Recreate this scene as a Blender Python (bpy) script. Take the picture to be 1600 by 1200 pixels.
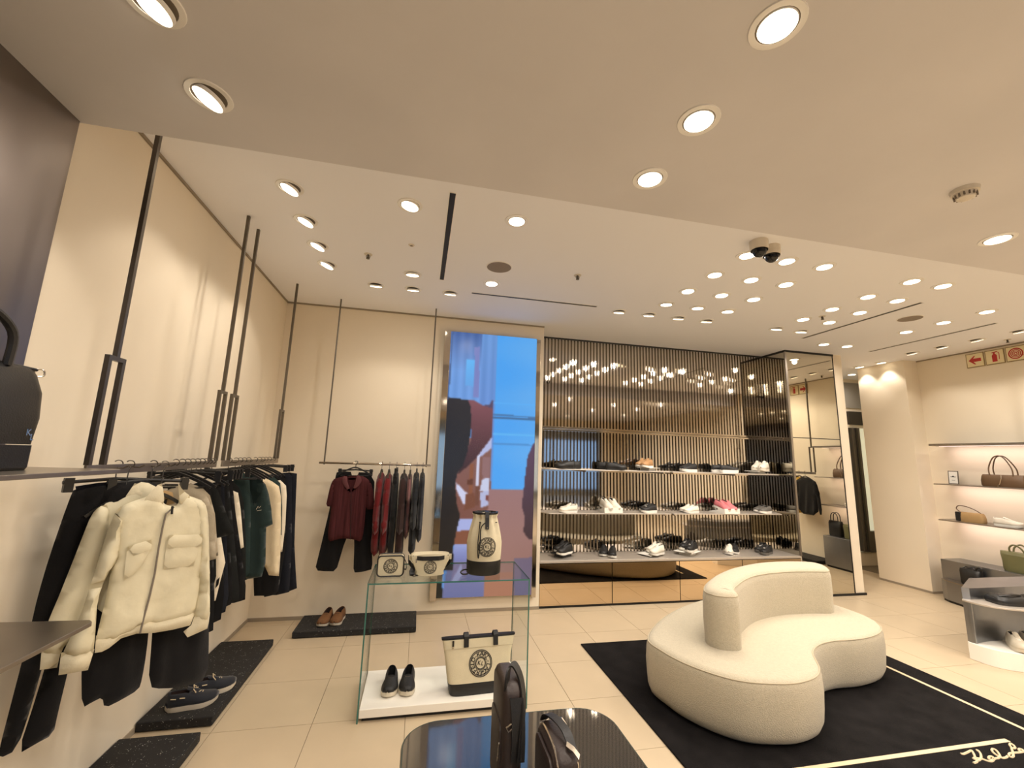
import bpy, math, random
import numpy as np
from mathutils import Matrix, Vector, noise
from mathutils.geometry import delaunay_2d_cdt
random.seed(7); rng = np.random.default_rng(7)
for o in list(bpy.data.objects): bpy.data.objects.remove(o)
S = bpy.context.scene; COL = S.collection
PI = math.pi

# ------------------------------------------------------------------ camera
FOC = 661.84                                   # focal length in pixels of a 1600 px wide frame
YAW, PITCH, ROLL = math.radians(11.879), math.radians(9.693), math.radians(1.833)
EYE = Vector((0, 0, 1.8))
_f = Vector((math.sin(YAW)*math.cos(PITCH), math.cos(YAW)*math.cos(PITCH), math.sin(PITCH)))
_r0 = Vector((math.cos(YAW), -math.sin(YAW), 0)); _u0 = _r0.cross(_f)
_r = math.cos(ROLL)*_r0 + math.sin(ROLL)*_u0; _u = -math.sin(ROLL)*_r0 + math.cos(ROLL)*_u0
cam = bpy.data.cameras.new('camera'); cam.sensor_fit = 'HORIZONTAL'; cam.sensor_width = 36
cam.lens = FOC*36/1600; cam.clip_start = .05; cam.clip_end = 100
camo = bpy.data.objects.new('camera', cam); COL.objects.link(camo)
M4 = Matrix.Identity(4)
for i in range(3):
    M4[i][0] = _r[i]; M4[i][1] = _u[i]; M4[i][2] = -_f[i]; M4[i][3] = EYE[i]
camo.matrix_world = M4; S.camera = camo

# ------------------------------------------------------------------ world, exposure, light levels
W = bpy.data.worlds.new('world'); S.world = W; W.use_nodes = True
W.node_tree.nodes['Background'].inputs[0].default_value = (.9, .86, .8, 1)
W.node_tree.nodes['Background'].inputs[1].default_value = .12
S.view_settings.view_transform = 'Standard'; S.view_settings.look = 'None'
S.view_settings.exposure = 0.0; S.view_settings.gamma = 1; S.view_settings.use_curve_mapping = False
S.cycles.diffuse_bounces = 8; S.cycles.caustics_reflective = False; S.cycles.caustics_refractive = False
WARM = (1.0, .905, .80)
SPOT_W = 33.0                                   # one recessed downlight
LED_W = 3.0

# ------------------------------------------------------------------ materials
def srgb(r, g, b):
    f = lambda c: c/12.92 if c <= .04045 else ((c+.055)/1.055)**2.4
    return (f(r/255), f(g/255), f(b/255), 1)
def mat(name, col, rough=.5, metal=0., var=0., vscale=6., bump=0., bscale=60., spec=.5, emit=0., sheen=0., stretch=None):
    m = bpy.data.materials.new(name); m.use_nodes = True
    nt = m.node_tree; b = nt.nodes['Principled BSDF']
    c = srgb(*col) if max(col) > 1.001 else (*col, 1)
    b.inputs['Base Color'].default_value = c; b.inputs['Roughness'].default_value = rough
    b.inputs['Metallic'].default_value = metal; b.inputs['Specular IOR Level'].default_value = spec
    if sheen: b.inputs['Sheen Weight'].default_value = sheen
    if emit:
        b.inputs['Emission Color'].default_value = c; b.inputs['Emission Strength'].default_value = emit
    if var or bump:
        tc = nt.nodes.new('ShaderNodeTexCoord'); mp = nt.nodes.new('ShaderNodeMapping')
        nt.links.new(tc.outputs['Object'], mp.inputs[0])
        if stretch: mp.inputs['Scale'].default_value = stretch
    if var:
        n = nt.nodes.new('ShaderNodeTexNoise'); n.inputs['Scale'].default_value = vscale; n.inputs['Detail'].default_value = 5
        nt.links.new(mp.outputs[0], n.inputs['Vector'])
        r = nt.nodes.new('ShaderNodeValToRGB')
        r.color_ramp.elements[0].position = .3; r.color_ramp.elements[1].position = .7
        r.color_ramp.elements[0].color = (*[max(0, x*(1-var)) for x in c[:3]], 1)
        r.color_ramp.elements[1].color = (*[min(1, x*(1+var)) for x in c[:3]], 1)
        nt.links.new(n.outputs[0], r.inputs[0]); nt.links.new(r.outputs[0], b.inputs['Base Color'])
    if bump:
        n2 = nt.nodes.new('ShaderNodeTexNoise'); n2.inputs['Scale'].default_value = bscale; n2.inputs['Detail'].default_value = 3
        nt.links.new(mp.outputs[0], n2.inputs['Vector'])
        bp = nt.nodes.new('ShaderNodeBump'); bp.inputs['Strength'].default_value = bump; bp.inputs['Distance'].default_value = .01
        nt.links.new(n2.outputs[0], bp.inputs['Height']); nt.links.new(bp.outputs[0], b.inputs['Normal'])
    return m
def speckle(name, base, dots, scale, lo, hi, rough=.8):
    m = mat(name, base, rough); nt = m.node_tree; b = nt.nodes['Principled BSDF']
    tc = nt.nodes.new('ShaderNodeTexCoord'); v = nt.nodes.new('ShaderNodeTexVoronoi'); v.inputs['Scale'].default_value = scale
    n = nt.nodes.new('ShaderNodeTexNoise'); n.inputs['Scale'].default_value = scale*.45
    nt.links.new(tc.outputs['Object'], v.inputs['Vector']); nt.links.new(tc.outputs['Object'], n.inputs['Vector'])
    mu = nt.nodes.new('ShaderNodeMath'); mu.operation = 'ADD'
    nt.links.new(v.outputs['Distance'], mu.inputs[0]); nt.links.new(n.outputs[0], mu.inputs[1])
    r = nt.nodes.new('ShaderNodeValToRGB'); r.color_ramp.elements[0].position = lo; r.color_ramp.elements[1].position = hi
    r.color_ramp.elements[0].color = srgb(*dots); r.color_ramp.elements[1].color = srgb(*base)
    nt.links.new(mu.outputs[0], r.inputs[0]); nt.links.new(r.outputs[0], b.inputs['Base Color'])
    return m
def glass(name, tint, refl=.08):
    m = bpy.data.materials.new(name); m.use_nodes = True; nt = m.node_tree; nt.nodes.clear()
    out = nt.nodes.new('ShaderNodeOutputMaterial'); mix = nt.nodes.new('ShaderNodeMixShader')
    tr = nt.nodes.new('ShaderNodeBsdfTransparent'); tr.inputs[0].default_value = (*tint, 1)
    gl = nt.nodes.new('ShaderNodeBsdfGlossy'); gl.inputs['Roughness'].default_value = .01
    lw = nt.nodes.new('ShaderNodeLayerWeight'); lw.inputs[0].default_value = .5
    pw = nt.nodes.new('ShaderNodeMath'); pw.operation = 'POWER'; pw.inputs[1].default_value = 4.5
    ma = nt.nodes.new('ShaderNodeMath'); ma.operation = 'MULTIPLY_ADD'; ma.inputs[1].default_value = .55; ma.inputs[2].default_value = .035; ma.use_clamp = True
    nt.links.new(lw.outputs['Facing'], pw.inputs[0]); nt.links.new(pw.outputs[0], ma.inputs[0])
    nt.links.new(ma.outputs[0], mix.inputs[0]); nt.links.new(tr.outputs[0], mix.inputs[1]); nt.links.new(gl.outputs[0], mix.inputs[2])
    nt.links.new(mix.outputs[0], out.inputs[0]); return m

MT = {}
MT['wall'] = mat('cream_plaster', (228, 216, 194), .75, var=.02, vscale=1.5, bump=.03, bscale=25)
MT['ceil'] = mat('ceiling_paint', (240, 241, 246), .85)
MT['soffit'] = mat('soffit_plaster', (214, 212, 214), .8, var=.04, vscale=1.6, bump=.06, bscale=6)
MT['tile'] = mat('beige_tile', (190, 172, 144), .36, var=.04, vscale=2.5)
MT['grout'] = mat('grout', (120, 106, 86), .9)
MT['gap'] = mat('baseboard_and_groove_shade', (146, 134, 116), .8)  # baseboards and panel joints; also the ceiling groove's shade put in as colour
MT['black'] = mat('black_paint', (14, 13, 12), .5)
MT['plate'] = mat('brushed_steel_panel', (142, 132, 126), .34, 1, var=.12, vscale=2.2, stretch=(1, 1, .35))
MT['steel'] = mat('brushed_steel', (160, 152, 142), .36, 1, var=.06, vscale=3)
MT['coolsteel'] = mat('cool_satin_steel', (150, 152, 156), .36, 1, var=.06, vscale=3)
MT['shelfsteel'] = mat('satin_steel_shelf', (206, 197, 186), .42, .7, var=.05, vscale=3)
MT['rod'] = mat('dark_nickel', (108, 101, 92), .35, .9)
MT['chrome'] = mat('polished_chrome', (196, 186, 172), .07, 1)
MT['slat'] = mat('polished_slat', (206, 200, 192), .045, 1)
MT['darkmirror'] = mat('smoked_mirror', (150, 142, 130), .03, 1)
MT['mirror'] = mat('mirror', (214, 208, 192), .008, 1)
MT['bronze'] = mat('bronze_mirror', (222, 198, 166), .02, 1)
MT['white'] = mat('white_lacquer', (236, 232, 222), .35)
MT['mat'] = speckle('speckled_rubber', (22, 21, 21), (160, 156, 148), 95, .52, .62)
MT['rug'] = mat('black_rug', (24, 22, 22), .95, var=.35, vscale=7, bump=.5, bscale=220, spec=.1)
MT['rugline'] = mat('cream_rug_yarn', (206, 188, 156), .9, spec=.1)
MT['boucle'] = mat('cream_boucle', (182, 172, 150), .95, var=.06, vscale=60, bump=.5, bscale=170, spec=.15, sheen=.2)
MT['seam'] = mat('seam_thread', (176, 164, 140), .9)
MT['glass'] = glass('clear_glass', (.96, .985, .975))
MT['gedge'] = mat('green_glass_edge', (56, 110, 100), .15)
MT['smoke'] = mat('smoked_glass_top', (134, 130, 124), .04, .85)
MT['smokeedge'] = mat('glass_edge_dark', (50, 62, 58), .15)
def cloth(n, c, v=.06): return mat(n, c, .9, var=v, vscale=5, bump=.12, bscale=120, spec=.15, sheen=.15)
MT['cream'] = mat('cream_nylon', (212, 203, 174), .58, var=.05, vscale=7, bump=.25, bscale=16, spec=.3)
MT['creamrib'] = cloth('cream_rib', (212, 202, 174))
MT['blackcloth'] = cloth('black_wool', (17, 16, 17))
MT['navycloth'] = cloth('navy_wool', (20, 22, 30))
MT['greytee'] = cloth('stone_grey_jersey', (166, 154, 132))
MT['darktee'] = cloth('black_jersey', (24, 25, 24))
MT['whitetee'] = cloth('white_jersey', (226, 214, 190))
MT['green'] = cloth('dark_green_cotton', (38, 52, 50))
MT['creamknit'] = cloth('cream_knit', (216, 198, 164))
MT['burgundy'] = mat('burgundy_pointelle', (74, 36, 38), .9, var=.3, vscale=14, bump=.3, bscale=60, spec=.15, stretch=(6, 1, .15))
MT['burgcollar'] = cloth('burgundy_collar', (96, 56, 58))
MT['red'] = cloth('dark_red_knit', (98, 26, 28))
MT['brown'] = cloth('dark_brown_knit', (52, 36, 34))
MT['mauve'] = cloth('mauve_jersey', (112, 74, 74))
MT['charcoal'] = cloth('charcoal_knit', (36, 38, 42))
MT['yellow'] = cloth('yellow_fleece', (212, 176, 84))
MT['plastic'] = mat('black_plastic', (20, 19, 18), .4)
MT['hookmetal'] = mat('hanger_metal', (96, 90, 82), .3, 1)
MT['canvas'] = mat('natural_canvas', (206, 196, 168), .9, var=.05, vscale=12, bump=.25, bscale=300, spec=.15)
MT['leather'] = mat('black_leather', (20, 19, 19), .42, bump=.12, bscale=180)
MT['print'] = mat('black_print', (26, 23, 22), .7)
MT['brownleather'] = mat('dark_brown_leather', (50, 38, 33), .45, bump=.12, bscale=150)
MT['tan'] = mat('tan_canvas', (170, 138, 92), .8, var=.08)
MT['bagbrown'] = mat('brown_bag_leather', (90, 66, 42), .5, var=.08)
MT['olive'] = mat('olive_leather', (104, 102, 66), .5, var=.06)
MT['silver'] = mat('silver_hardware', (210, 200, 186), .2, 1)
MT['signplate'] = mat('sign_plate', (228, 214, 172), .5)
MT['signframe'] = mat('sign_frame', (150, 128, 84), .5)
MT['signred'] = mat('sign_red', (176, 34, 30), .5)
MT['paper'] = mat('white_card', (230, 226, 216), .7)
MT['plasticwhite'] = mat('white_plastic', (216, 208, 194), .45)
MT['speakergrille'] = mat('grey_speaker_mesh', (140, 128, 116), .8)
MT['dome'] = mat('black_dome', (8, 8, 9), .12)
MT['ring'] = mat('lamp_trim', (236, 234, 230), .5)
MT['lampdark'] = mat('lamp_gap', (120, 110, 98), .6)
MT['lens'] = mat('lamp_lens', (255, 240, 214), .3, emit=7.0); MT['lens'].cycles.emission_sampling = 'NONE'
MT['led'] = mat('led_strip', (255, 232, 222), .3, emit=1.5); MT['led'].cycles.emission_sampling = 'NONE'
MT['doorgrey'] = mat('grey_door_frame', (112, 106, 98), .4, .6)
MT['doordark'] = mat('dark_door_head', (58, 54, 46), .5)
MT['lilac'] = mat('plum_shoe', (60, 40, 44), .6)

# ------------------------------------------------------------------ object helpers
def tag(o, label=None, cat=None, group=None, kind=None):
    if label: o['label'] = label
    if cat: o['category'] = cat
    if group: o['group'] = group
    if kind: o['kind'] = kind
    return o
def thing(name, label, cat, loc=(0, 0, 0), rz=0., group=None):
    o = bpy.data.objects.new(name, None); COL.objects.link(o); o.location = loc; o.rotation_euler = (0, 0, rz)
    o.empty_display_size = .05
    return tag(o, label, cat, group)
def origin(o):
    v = Vector((0, 0, 0))
    while o is not None: v = v + o.location; o = o.parent
    return v
class G:
    def __init__(s): s.v = []; s.f = []
    def add(s, vs, fs):
        n = len(s.v); s.v += [tuple(p) for p in vs]; s.f += [tuple(i+n for i in f) for f in fs]; return s
    def box(s, x0, x1, y0, y1, z0, z1):
        return s.add([(x0,y0,z0),(x1,y0,z0),(x1,y1,z0),(x0,y1,z0),(x0,y0,z1),(x1,y0,z1),(x1,y1,z1),(x0,y1,z1)],
                     [(0,3,2,1),(4,5,6,7),(0,1,5,4),(1,2,6,5),(2,3,7,6),(3,0,4,7)])
    def prism(s, poly, lo, hi, fn=None):
        fn = fn or (lambda a, b, c: (a, b, c)); n = len(poly)
        return s.add([fn(a, b, lo) for a, b in poly]+[fn(a, b, hi) for a, b in poly],
                     [tuple(range(n-1, -1, -1)), tuple(range(n, 2*n))]+[(i, (i+1) % n, n+(i+1) % n, n+i) for i in range(n)])
    def loft(s, rings, cap=True, close=True):
        n = len(rings[0]); b = len(s.v)
        for r in rings: s.v += [tuple(p) for p in r]
        for k in range(len(rings)-1):
            for i in range(n if close else n-1):
                j = (i+1) % n; s.f.append((b+k*n+i, b+k*n+j, b+(k+1)*n+j, b+(k+1)*n+i))
        if cap:
            s.f.append(tuple(b+i for i in range(n-1, -1, -1))); m = b+(len(rings)-1)*n; s.f.append(tuple(m+i for i in range(n)))
        return s
    def tube(s, pts, r, n=8, closed=False):
        pts = [Vector(p) for p in pts]; rings = []; m = len(pts); up = None
        rs = r if isinstance(r, (list, tuple)) else [r]*m
        for i, p in enumerate(pts):
            if closed: t = pts[(i+1) % m]-pts[i-1]
            else: t = pts[min(i+1, m-1)]-pts[max(i-1, 0)]
            t.normalize()
            if up is None: up = Vector((0, 0, 1)) if abs(t.z) < .9 else Vector((1, 0, 0))
            a = t.cross(up)
            if a.length < 1e-4: a = t.cross(Vector((1, .3, 0)))
            a.normalize(); b = a.cross(t); up = b
            rings.append([p+(a*math.cos(2*PI*k/n)+b*math.sin(2*PI*k/n))*rs[i] for k in range(n)])
        if closed: rings.append(rings[0])
        return s.loft(rings, cap=not closed)
    def strap(s, pts, w, t, wdir):
        """flat band: width along wdir, thickness t across"""
        pts = [Vector(p) for p in pts]; wd = Vector(wdir).normalized(); rings = []; m = len(pts)
        for i, p in enumerate(pts):
            tg = (pts[min(i+1, m-1)]-pts[max(i-1, 0)]).normalized(); nn = tg.cross(wd).normalized()
            rings.append([p+wd*w/2+nn*t/2, p-wd*w/2+nn*t/2, p-wd*w/2-nn*t/2, p+wd*w/2-nn*t/2])
        return s.loft(rings)
    def lathe(s, prof, n=24, c=(0, 0, 0), cap=True):
        rings = [[(c[0]+r*math.cos(2*PI*k/n), c[1]+r*math.sin(2*PI*k/n), c[2]+z) for k in range(n)] for r, z in prof]
        return s.loft(rings, cap)
    def annulus(s, r0, r1, z, n=28, c=(0, 0)):
        b = len(s.v)
        for k in range(n):
            a = 2*PI*k/n
            s.v.append((c[0]+r0*math.cos(a), c[1]+r0*math.sin(a), z)); s.v.append((c[0]+r1*math.cos(a), c[1]+r1*math.sin(a), z))
        for k in range(n):
            j = (k+1) % n; s.f.append((b+2*k, b+2*k+1, b+2*j+1, b+2*j))
        return s
    def build(s, name, m, parent=None, local=False, smooth=False, bevel=0, angle=40):
        me = bpy.data.meshes.new(name)
        vs = s.v
        if parent is not None and not local:
            o0 = origin(parent); vs = [(x-o0.x, y-o0.y, z-o0.z) for x, y, z in s.v]
        me.from_pydata(vs, [], s.f); me.update()
        me.materials.append(MT[m] if isinstance(m, str) else m)
        if smooth:
            me.polygons.foreach_set('use_smooth', [True]*len(me.polygons))
            try: me.set_sharp_from_angle(angle=math.radians(angle))
            except Exception: pass
        o = bpy.data.objects.new(name, me); COL.objects.link(o)
        if parent is not None: o.parent = parent
        if bevel:
            b = o.modifiers.new('bevel', 'BEVEL'); b.width = bevel; b.segments = 2; b.limit_method = 'ANGLE'
        return o
def struct(name, g, m, label=None, parent=None, **k):
    o = g.build(name, m, parent, **k)
    if parent is None: o['kind'] = 'structure'
    if label: o['label'] = label
    return o
def share(mesh, name, parent, loc=(0, 0, 0), rot=(0, 0, 0)):
    o = bpy.data.objects.new(name, mesh); COL.objects.link(o); o.parent = parent; o.location = loc; o.rotation_euler = rot; return o
def catmull(pts, k=6, closed=False):
    P = [Vector(p) for p in pts]; n = len(P); out = []
    for i in range(n if closed else n-1):
        if closed: a, b, c, d = P[i-1], P[i], P[(i+1) % n], P[(i+2) % n]
        else: a, b, c, d = P[max(i-1, 0)], P[i], P[i+1], P[min(i+2, n-1)]
        for j in range(k):
            t = j/k
            out.append(.5*((2*b)+(c-a)*t+(2*a-5*b+4*c-d)*t*t+(3*b-a-3*c+d)*t**3))
    if not closed: out.append(P[-1])
    return out
def c2(pts, k=5, closed=True): return [(p.x, p.y) for p in catmull([(a, b, 0) for a, b in pts], k, closed)]

# pixel of the photograph -> point on a vertical plane (used to trace cloth outlines at their real distance)
def ray(x, y): return _f+_r*((x-800)/FOC)-_u*((y-600)/FOC)
class Plane:
    """vertical plane through p, running along azimuth az (0 = +Y, 90 = +X); s runs along it, z up; n faces the camera"""
    def __init__(s, p, az):
        a = math.radians(az); s.p = Vector((p[0], p[1], 0)); s.d = Vector((math.sin(a), math.cos(a), 0)); s.n = Vector((math.cos(a), -math.sin(a), 0))
    def back(s, k):
        q = Plane((0, 0), 0); q.p = s.p-s.n*k; q.d = s.d; q.n = s.n; return q
    def sz(s, px, py):
        r = ray(px, py); t = (s.p-EYE).dot(s.n)/r.dot(s.n); q = EYE+r*t
        return ((q-s.p).dot(s.d), q.z)
    def w(s, a, z, k=0): q = s.p+s.d*a+s.n*k; return (q.x, q.y, z)
def puff(name, poly, plane, T, m, parent=None, fold=.012, fk=38., h=.022, off=0., chaikin=1, seed=0, edge=.05, bow=0., sag=0., wr=.003, wk=9.):
    """a soft cloth body of real thickness filling an outline given in (s, z) of a vertical plane"""
    P = np.array(poly, float)
    for _ in range(chaikin):
        Q = np.roll(P, -1, 0); P = np.stack([.75*P+.25*Q, .25*P+.75*Q], 1).reshape(-1, 2)
    out = [P[0]]
    for i in range(len(P)):                                # resample the outline
        a, b = P[i], P[(i+1) % len(P)]; L = np.linalg.norm(b-a); k = max(1, int(round(L/h)))
        for j in range(1, k+1): out.append(a+(b-a)*j/k)
    B = np.array(out[:-1]); n = len(B)
    lo, hi = B.min(0), B.max(0)
    gx, gz = np.meshgrid(np.arange(lo[0]+h/2, hi[0], h), np.arange(lo[1]+h/2, hi[1], h)); I = np.stack([gx.ravel(), gz.ravel()], 1)
    I = I+rng.uniform(-.2, .2, I.shape)*h
    A = B; E_ = np.roll(B, -1, 0)
    def dist(X):
        d = E_-A; L2 = (d**2).sum(1)+1e-12
        t = np.clip(((X[:, None]-A[None])*d[None]).sum(2)/L2[None], 0, 1)
        pr = A[None]+t[..., None]*d[None]; return np.sqrt(((X[:, None]-pr)**2).sum(2)).min(1)
    def inside(X):
        c = np.zeros(len(X), bool)
        for i in range(n):
            x1, y1 = A[i]; x2, y2 = E_[i]
            if y1 == y2: continue
            k = ((y1 > X[:, 1]) != (y2 > X[:, 1])); xi = (x2-x1)*(X[:, 1]-y1)/(y2-y1)+x1; c ^= (k & (X[:, 0] < xi))
        return c
    I = I[inside(I)]; dI = dist(I) if len(I) else np.zeros(0); keep = dI > h*.55; I = I[keep]; dI = dI[keep]
    pts = [Vector(p) for p in B]+[Vector(p) for p in I]
    v2, _, fc, _, _, _ = delaunay_2d_cdt(pts, [(i, (i+1) % n) for i in range(n)], [], 1, 1e-6)
    X = np.array([(p.x, p.y) for p in v2]); D = dist(X); D[D < 1e-4] = 0
    prof = np.sqrt(np.clip(1-(1-np.clip(D/edge, 0, 1))**2, 0, 1))
    zt = hi[1]; ph = seed*1.7
    amp = fold*np.clip((zt-X[:, 1])/.5, .15, 1)
    fo = amp*(np.sin(X[:, 0]*fk+ph+2*np.sin(X[:, 1]*3+ph))+.5*np.sin(X[:, 0]*fk*1.9+X[:, 1]*9+ph*2))*(.3+.7*prof)
    mid = off+fo+bow*((X[:, 0]-(lo[0]+hi[0])/2)/max(.1, (hi[0]-lo[0])/2))**2+sag*(zt-X[:, 1])
    if wr: mid = mid+wr*prof*np.array([noise.noise(Vector((x*wk, z*wk*.7+x*wk*.5, ph)))+.6*noise.noise(Vector((x*wk*2.3+z*wk, z*wk*1.6, ph+5))) for x, z in X])
    g = G(); idx_b = {}; N = len(X)
    for i in range(N): g.v.append(plane.w(X[i, 0], X[i, 1], mid[i]+T/2*prof[i]))
    for i in range(N):
        if D[i] == 0: idx_b[i] = i
        else: idx_b[i] = len(g.v); g.v.append(plane.w(X[i, 0], X[i, 1], mid[i]-T/2*prof[i]))
    for f in fc:
        f = list(f); a, b, c = X[f[0]], X[f[1]], X[f[2]]
        if (b[0]-a[0])*(c[1]-a[1])-(b[1]-a[1])*(c[0]-a[0]) < 0: f.reverse()
        g.f.append(tuple(f)); g.f.append(tuple(idx_b[i] for i in reversed(f)))
    return g.build(name, m, parent, smooth=True, angle=80)
def text_tris(body, size):
    cu = bpy.data.curves.new('t', 'FONT'); cu.body = body; cu.size = size; cu.align_x = 'CENTER'; cu.align_y = 'CENTER'; cu.resolution_u = 3; cu.offset = size*.018
    o = bpy.data.objects.new('t', cu); COL.objects.link(o)
    dg = bpy.context.evaluated_depsgraph_get(); me = o.evaluated_get(dg).to_mesh()
    vs = [(v.co.x, v.co.y) for v in me.vertices]; fs = [tuple(p.vertices) for p in me.polygons]
    o.evaluated_get(dg).to_mesh_clear(); bpy.data.objects.remove(o); bpy.data.curves.remove(cu)
    return vs, fs

downlight_jobs = []
# ================================================================== THE SHELL
XL, XR, YB, ZC, ZS, YS = -1.65, 7.80, 5.27, 3.53, 3.25, 2.11     # left wall, right wall, back wall, ceiling, soffit, soffit edge
NX0, NX1, YN = 1.525, 5.335, 5.74                                 # shoe niche
PX1 = 6.39                                                        # right end of the mirror pier
YF = -4.2                                                         # shop front behind the viewer

fl = struct('floor', G().box(XL-.2, 9.6, YF-5, 9.2, -.06, -.004), 'grout')
TX, TY, JT = .605, .590, .0035
tg = G().box(JT/2, TX-JT/2, JT/2, TY-JT/2, -.004, 0); t0 = tg.build('tile', 'tile', fl, local=True); first = True
x00 = 1.235-5*TX; y00 = 3.955-5*TY
for i in range(16):
    for j in range(12):
        x = x00+i*TX; y = y00+j*TY
        if x > 9.3 or (y > 5.9 and x < 5.9): continue
        if first: t0.location = (x, y, 0); first = False
        else: share(t0.data, 'tile', fl, (x, y, 0))
struct('floor_front', G().box(XL-.2, 9.6, YF-5, y00, -.004, 0), 'tile')

struct('ceiling', G().box(XL-.2, 9.6, YS, 9.2, ZC, ZC+.1), 'ceil')
struct('ceiling_soffit', G().box(XL-.2, 9.6, YF-.3, YS, ZS, ZC+.1), 'soffit')
struct('wall_left', G().box(XL-.2, XL, YF-.3, YB+.2, 0, ZC), 'wall')
struct('wall_back', G().box(XL, NX0, YB, YB+.7, 0, ZC), 'wall')
struct('shade_strip_1', G().box(XL, XL+.012, YS, YB, ZC-.017, ZC).box(XL, NX0, YB-.012, YB, ZC-.017, ZC), 'gap')  # dark strips under the ceiling, the groove's shade given as colour
struct('baseboard_left', G().box(XL, XL+.008, 2.1, YB, 0, .035), 'gap')
struct('baseboard_back', G().box(XL, NX0, YB-.008, YB, 0, .035), 'gap')
# brushed metal cladding on the front part of the left wall, in panels
pw = struct('wall_left_cladding', G().box(XL, XL+.012, YF, 2.095, 0, ZS), 'gap')
for k in range(5):
    y1 = 2.10-k*1.25; G().box(XL+.012, XL+.03, y1-1.246, y1, .0, ZS).build('panel', 'plate', pw)

# niche: smoked mirror behind polished upright slats
nw = struct('wall_niche', G().box(NX0, NX1+.3, YN+.012, YN+.1, 0, ZC), 'darkmirror')
NS = 76; pitch = (NX1-NX0)/NS; ZB = .55; ZBEAM = 2.205
slo = G().box(-.0135, .0135, -.012, .012, ZB, ZBEAM-.03).build('slat', 'slat', nw, local=True)
shi = G().box(-.0135, .0135, -.012, .012, ZBEAM+.03, ZC-.02).build('slat', 'slat', nw, local=True)
for k in range(NS):
    x = NX0+(k+.5)*pitch
    if k == 0: slo.location = (x, YN, 0); shi.location = (x, YN, 0)
    else: share(slo.data, 'slat', nw, (x, YN, 0)); share(shi.data, 'slat', nw, (x, YN, 0))
G().box(NX0, NX1, YN-.05, YN+.012, ZBEAM-.03, ZBEAM-.004).box(NX0, NX1, YN-.03, YN+.012, ZBEAM+.004, ZBEAM+.03).build('beam', 'chrome', nw, bevel=.003)
G().box(NX0, NX1, YN-.02, YN+.012, ZC-.02, ZC).build('top_channel', 'black', nw)
for k, z in enumerate((1.66, 1.10)):
    for x in (NX0+.02, 2.2, 3.35, 3.50, 4.5, NX1-.02):
        G().box(x-.008, x+.008, YN-.30, YN, z-.035, z-.013).build('bracket', 'chrome', nw)
# mirror pier to the right of the niche
pr = struct('wall_pier', G().box(NX1+.012, PX1, YB+.012, YN+.5, 0, ZC), 'wall')
G().box(NX1, NX1+.012, YB+.012, YN, .55, ZC-.02).build('side_mirror', 'mirror', pr)
G().box(NX1, NX1+.012, YB+.012, YN, 0, .55).build('side_panel', 'plate', pr)
for z0, z1 in ((.03, 2.20), (2.212, ZC-.03)):
    G().box(NX1+.02, 6.205, YB, YB+.012, z0, z1).build('mirror_pane', 'mirror', pr)
G().box(NX1-.004, 6.225, YB-.006, YB+.012, ZC-.03, ZC).box(6.205, 6.217, YB-.004, YB+.012, 0, ZC-.03).box(NX1+.02, 6.205, YB-.002, YB+.012, 2.20, 2.212).box(NX1+.012, PX1+.02, YB-.006, YB+.012, 0, .03).build('edge_trim', 'black', pr)
G().box(NX1-.012, NX1+.02, YB-.006, YB+.012, .55, ZC-.03).build('corner_strip', 'steel', pr)
G().box(NX1-.006, NX1, YB, YN, ZC-.03, ZC).build('head_trim', 'black', pr)

# right wall, the slab that stands proud of it, and the passage behind the pier
struct('wall_right', G().box(XR, XR+.2, YF-.3, 5.20, 0, ZC), 'wall')
struct('wall_right_slab', G().box(7.53, 9.6, 5.20, 5.95, 0, ZC), 'wall')
struct('shade_strip_2', G().box(XR-.012, XR, YS, 5.2, ZC-.017, ZC), 'gap')  # same painted groove shade along the right wall
struct('baseboard_right', G().box(7.522, 7.53, 5.2, 5.95, 0, .03).box(7.53, XR, 5.192, 5.2, 0, .03), 'gap')
struct('wall_passage', G().box(PX1-.2, 8.16, 6.75, 6.9, 0, ZC).box(8.16, 9.6, 6.75, 6.9, 0, .24).box(8.16, 9.6, 6.75, 6.9, 2.88, ZC).box(9.5, 9.6, 5.95, 6.75, 0, ZC), 'wall')
w1 = struct('window_1', G().box(8.18, 9.5, 6.80, 6.81, .26, 2.6), mat('lit_passage_glass', (214, 210, 180), .3, emit=.7))
G().box(8.16, 9.5, 6.70, 6.86, 2.62, 2.88).build('window_head', 'doordark', w1)
G().box(8.16, 9.5, 6.72, 6.86, 2.56, 2.62).build('window_rail', 'white', w1)
G().box(8.20, 8.38, 6.70, 6.80, .26, 2.56).build('window_frame', 'doorgrey', w1); G().box(8.27, 8.31, 6.68, 6.70, .26, 2.56).build('window_stop', 'doordark', w1)
G().box(8.40, 9.5, 6.72, 6.80, .24, .62).build('lower_panel', 'doorgrey', w1)
G().box(7.6, 9.5, 6.735, 6.75, 2.95, 3.46).build('transom_panel', mat('grey_transom', (150, 146, 138), .3), w1)
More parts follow.
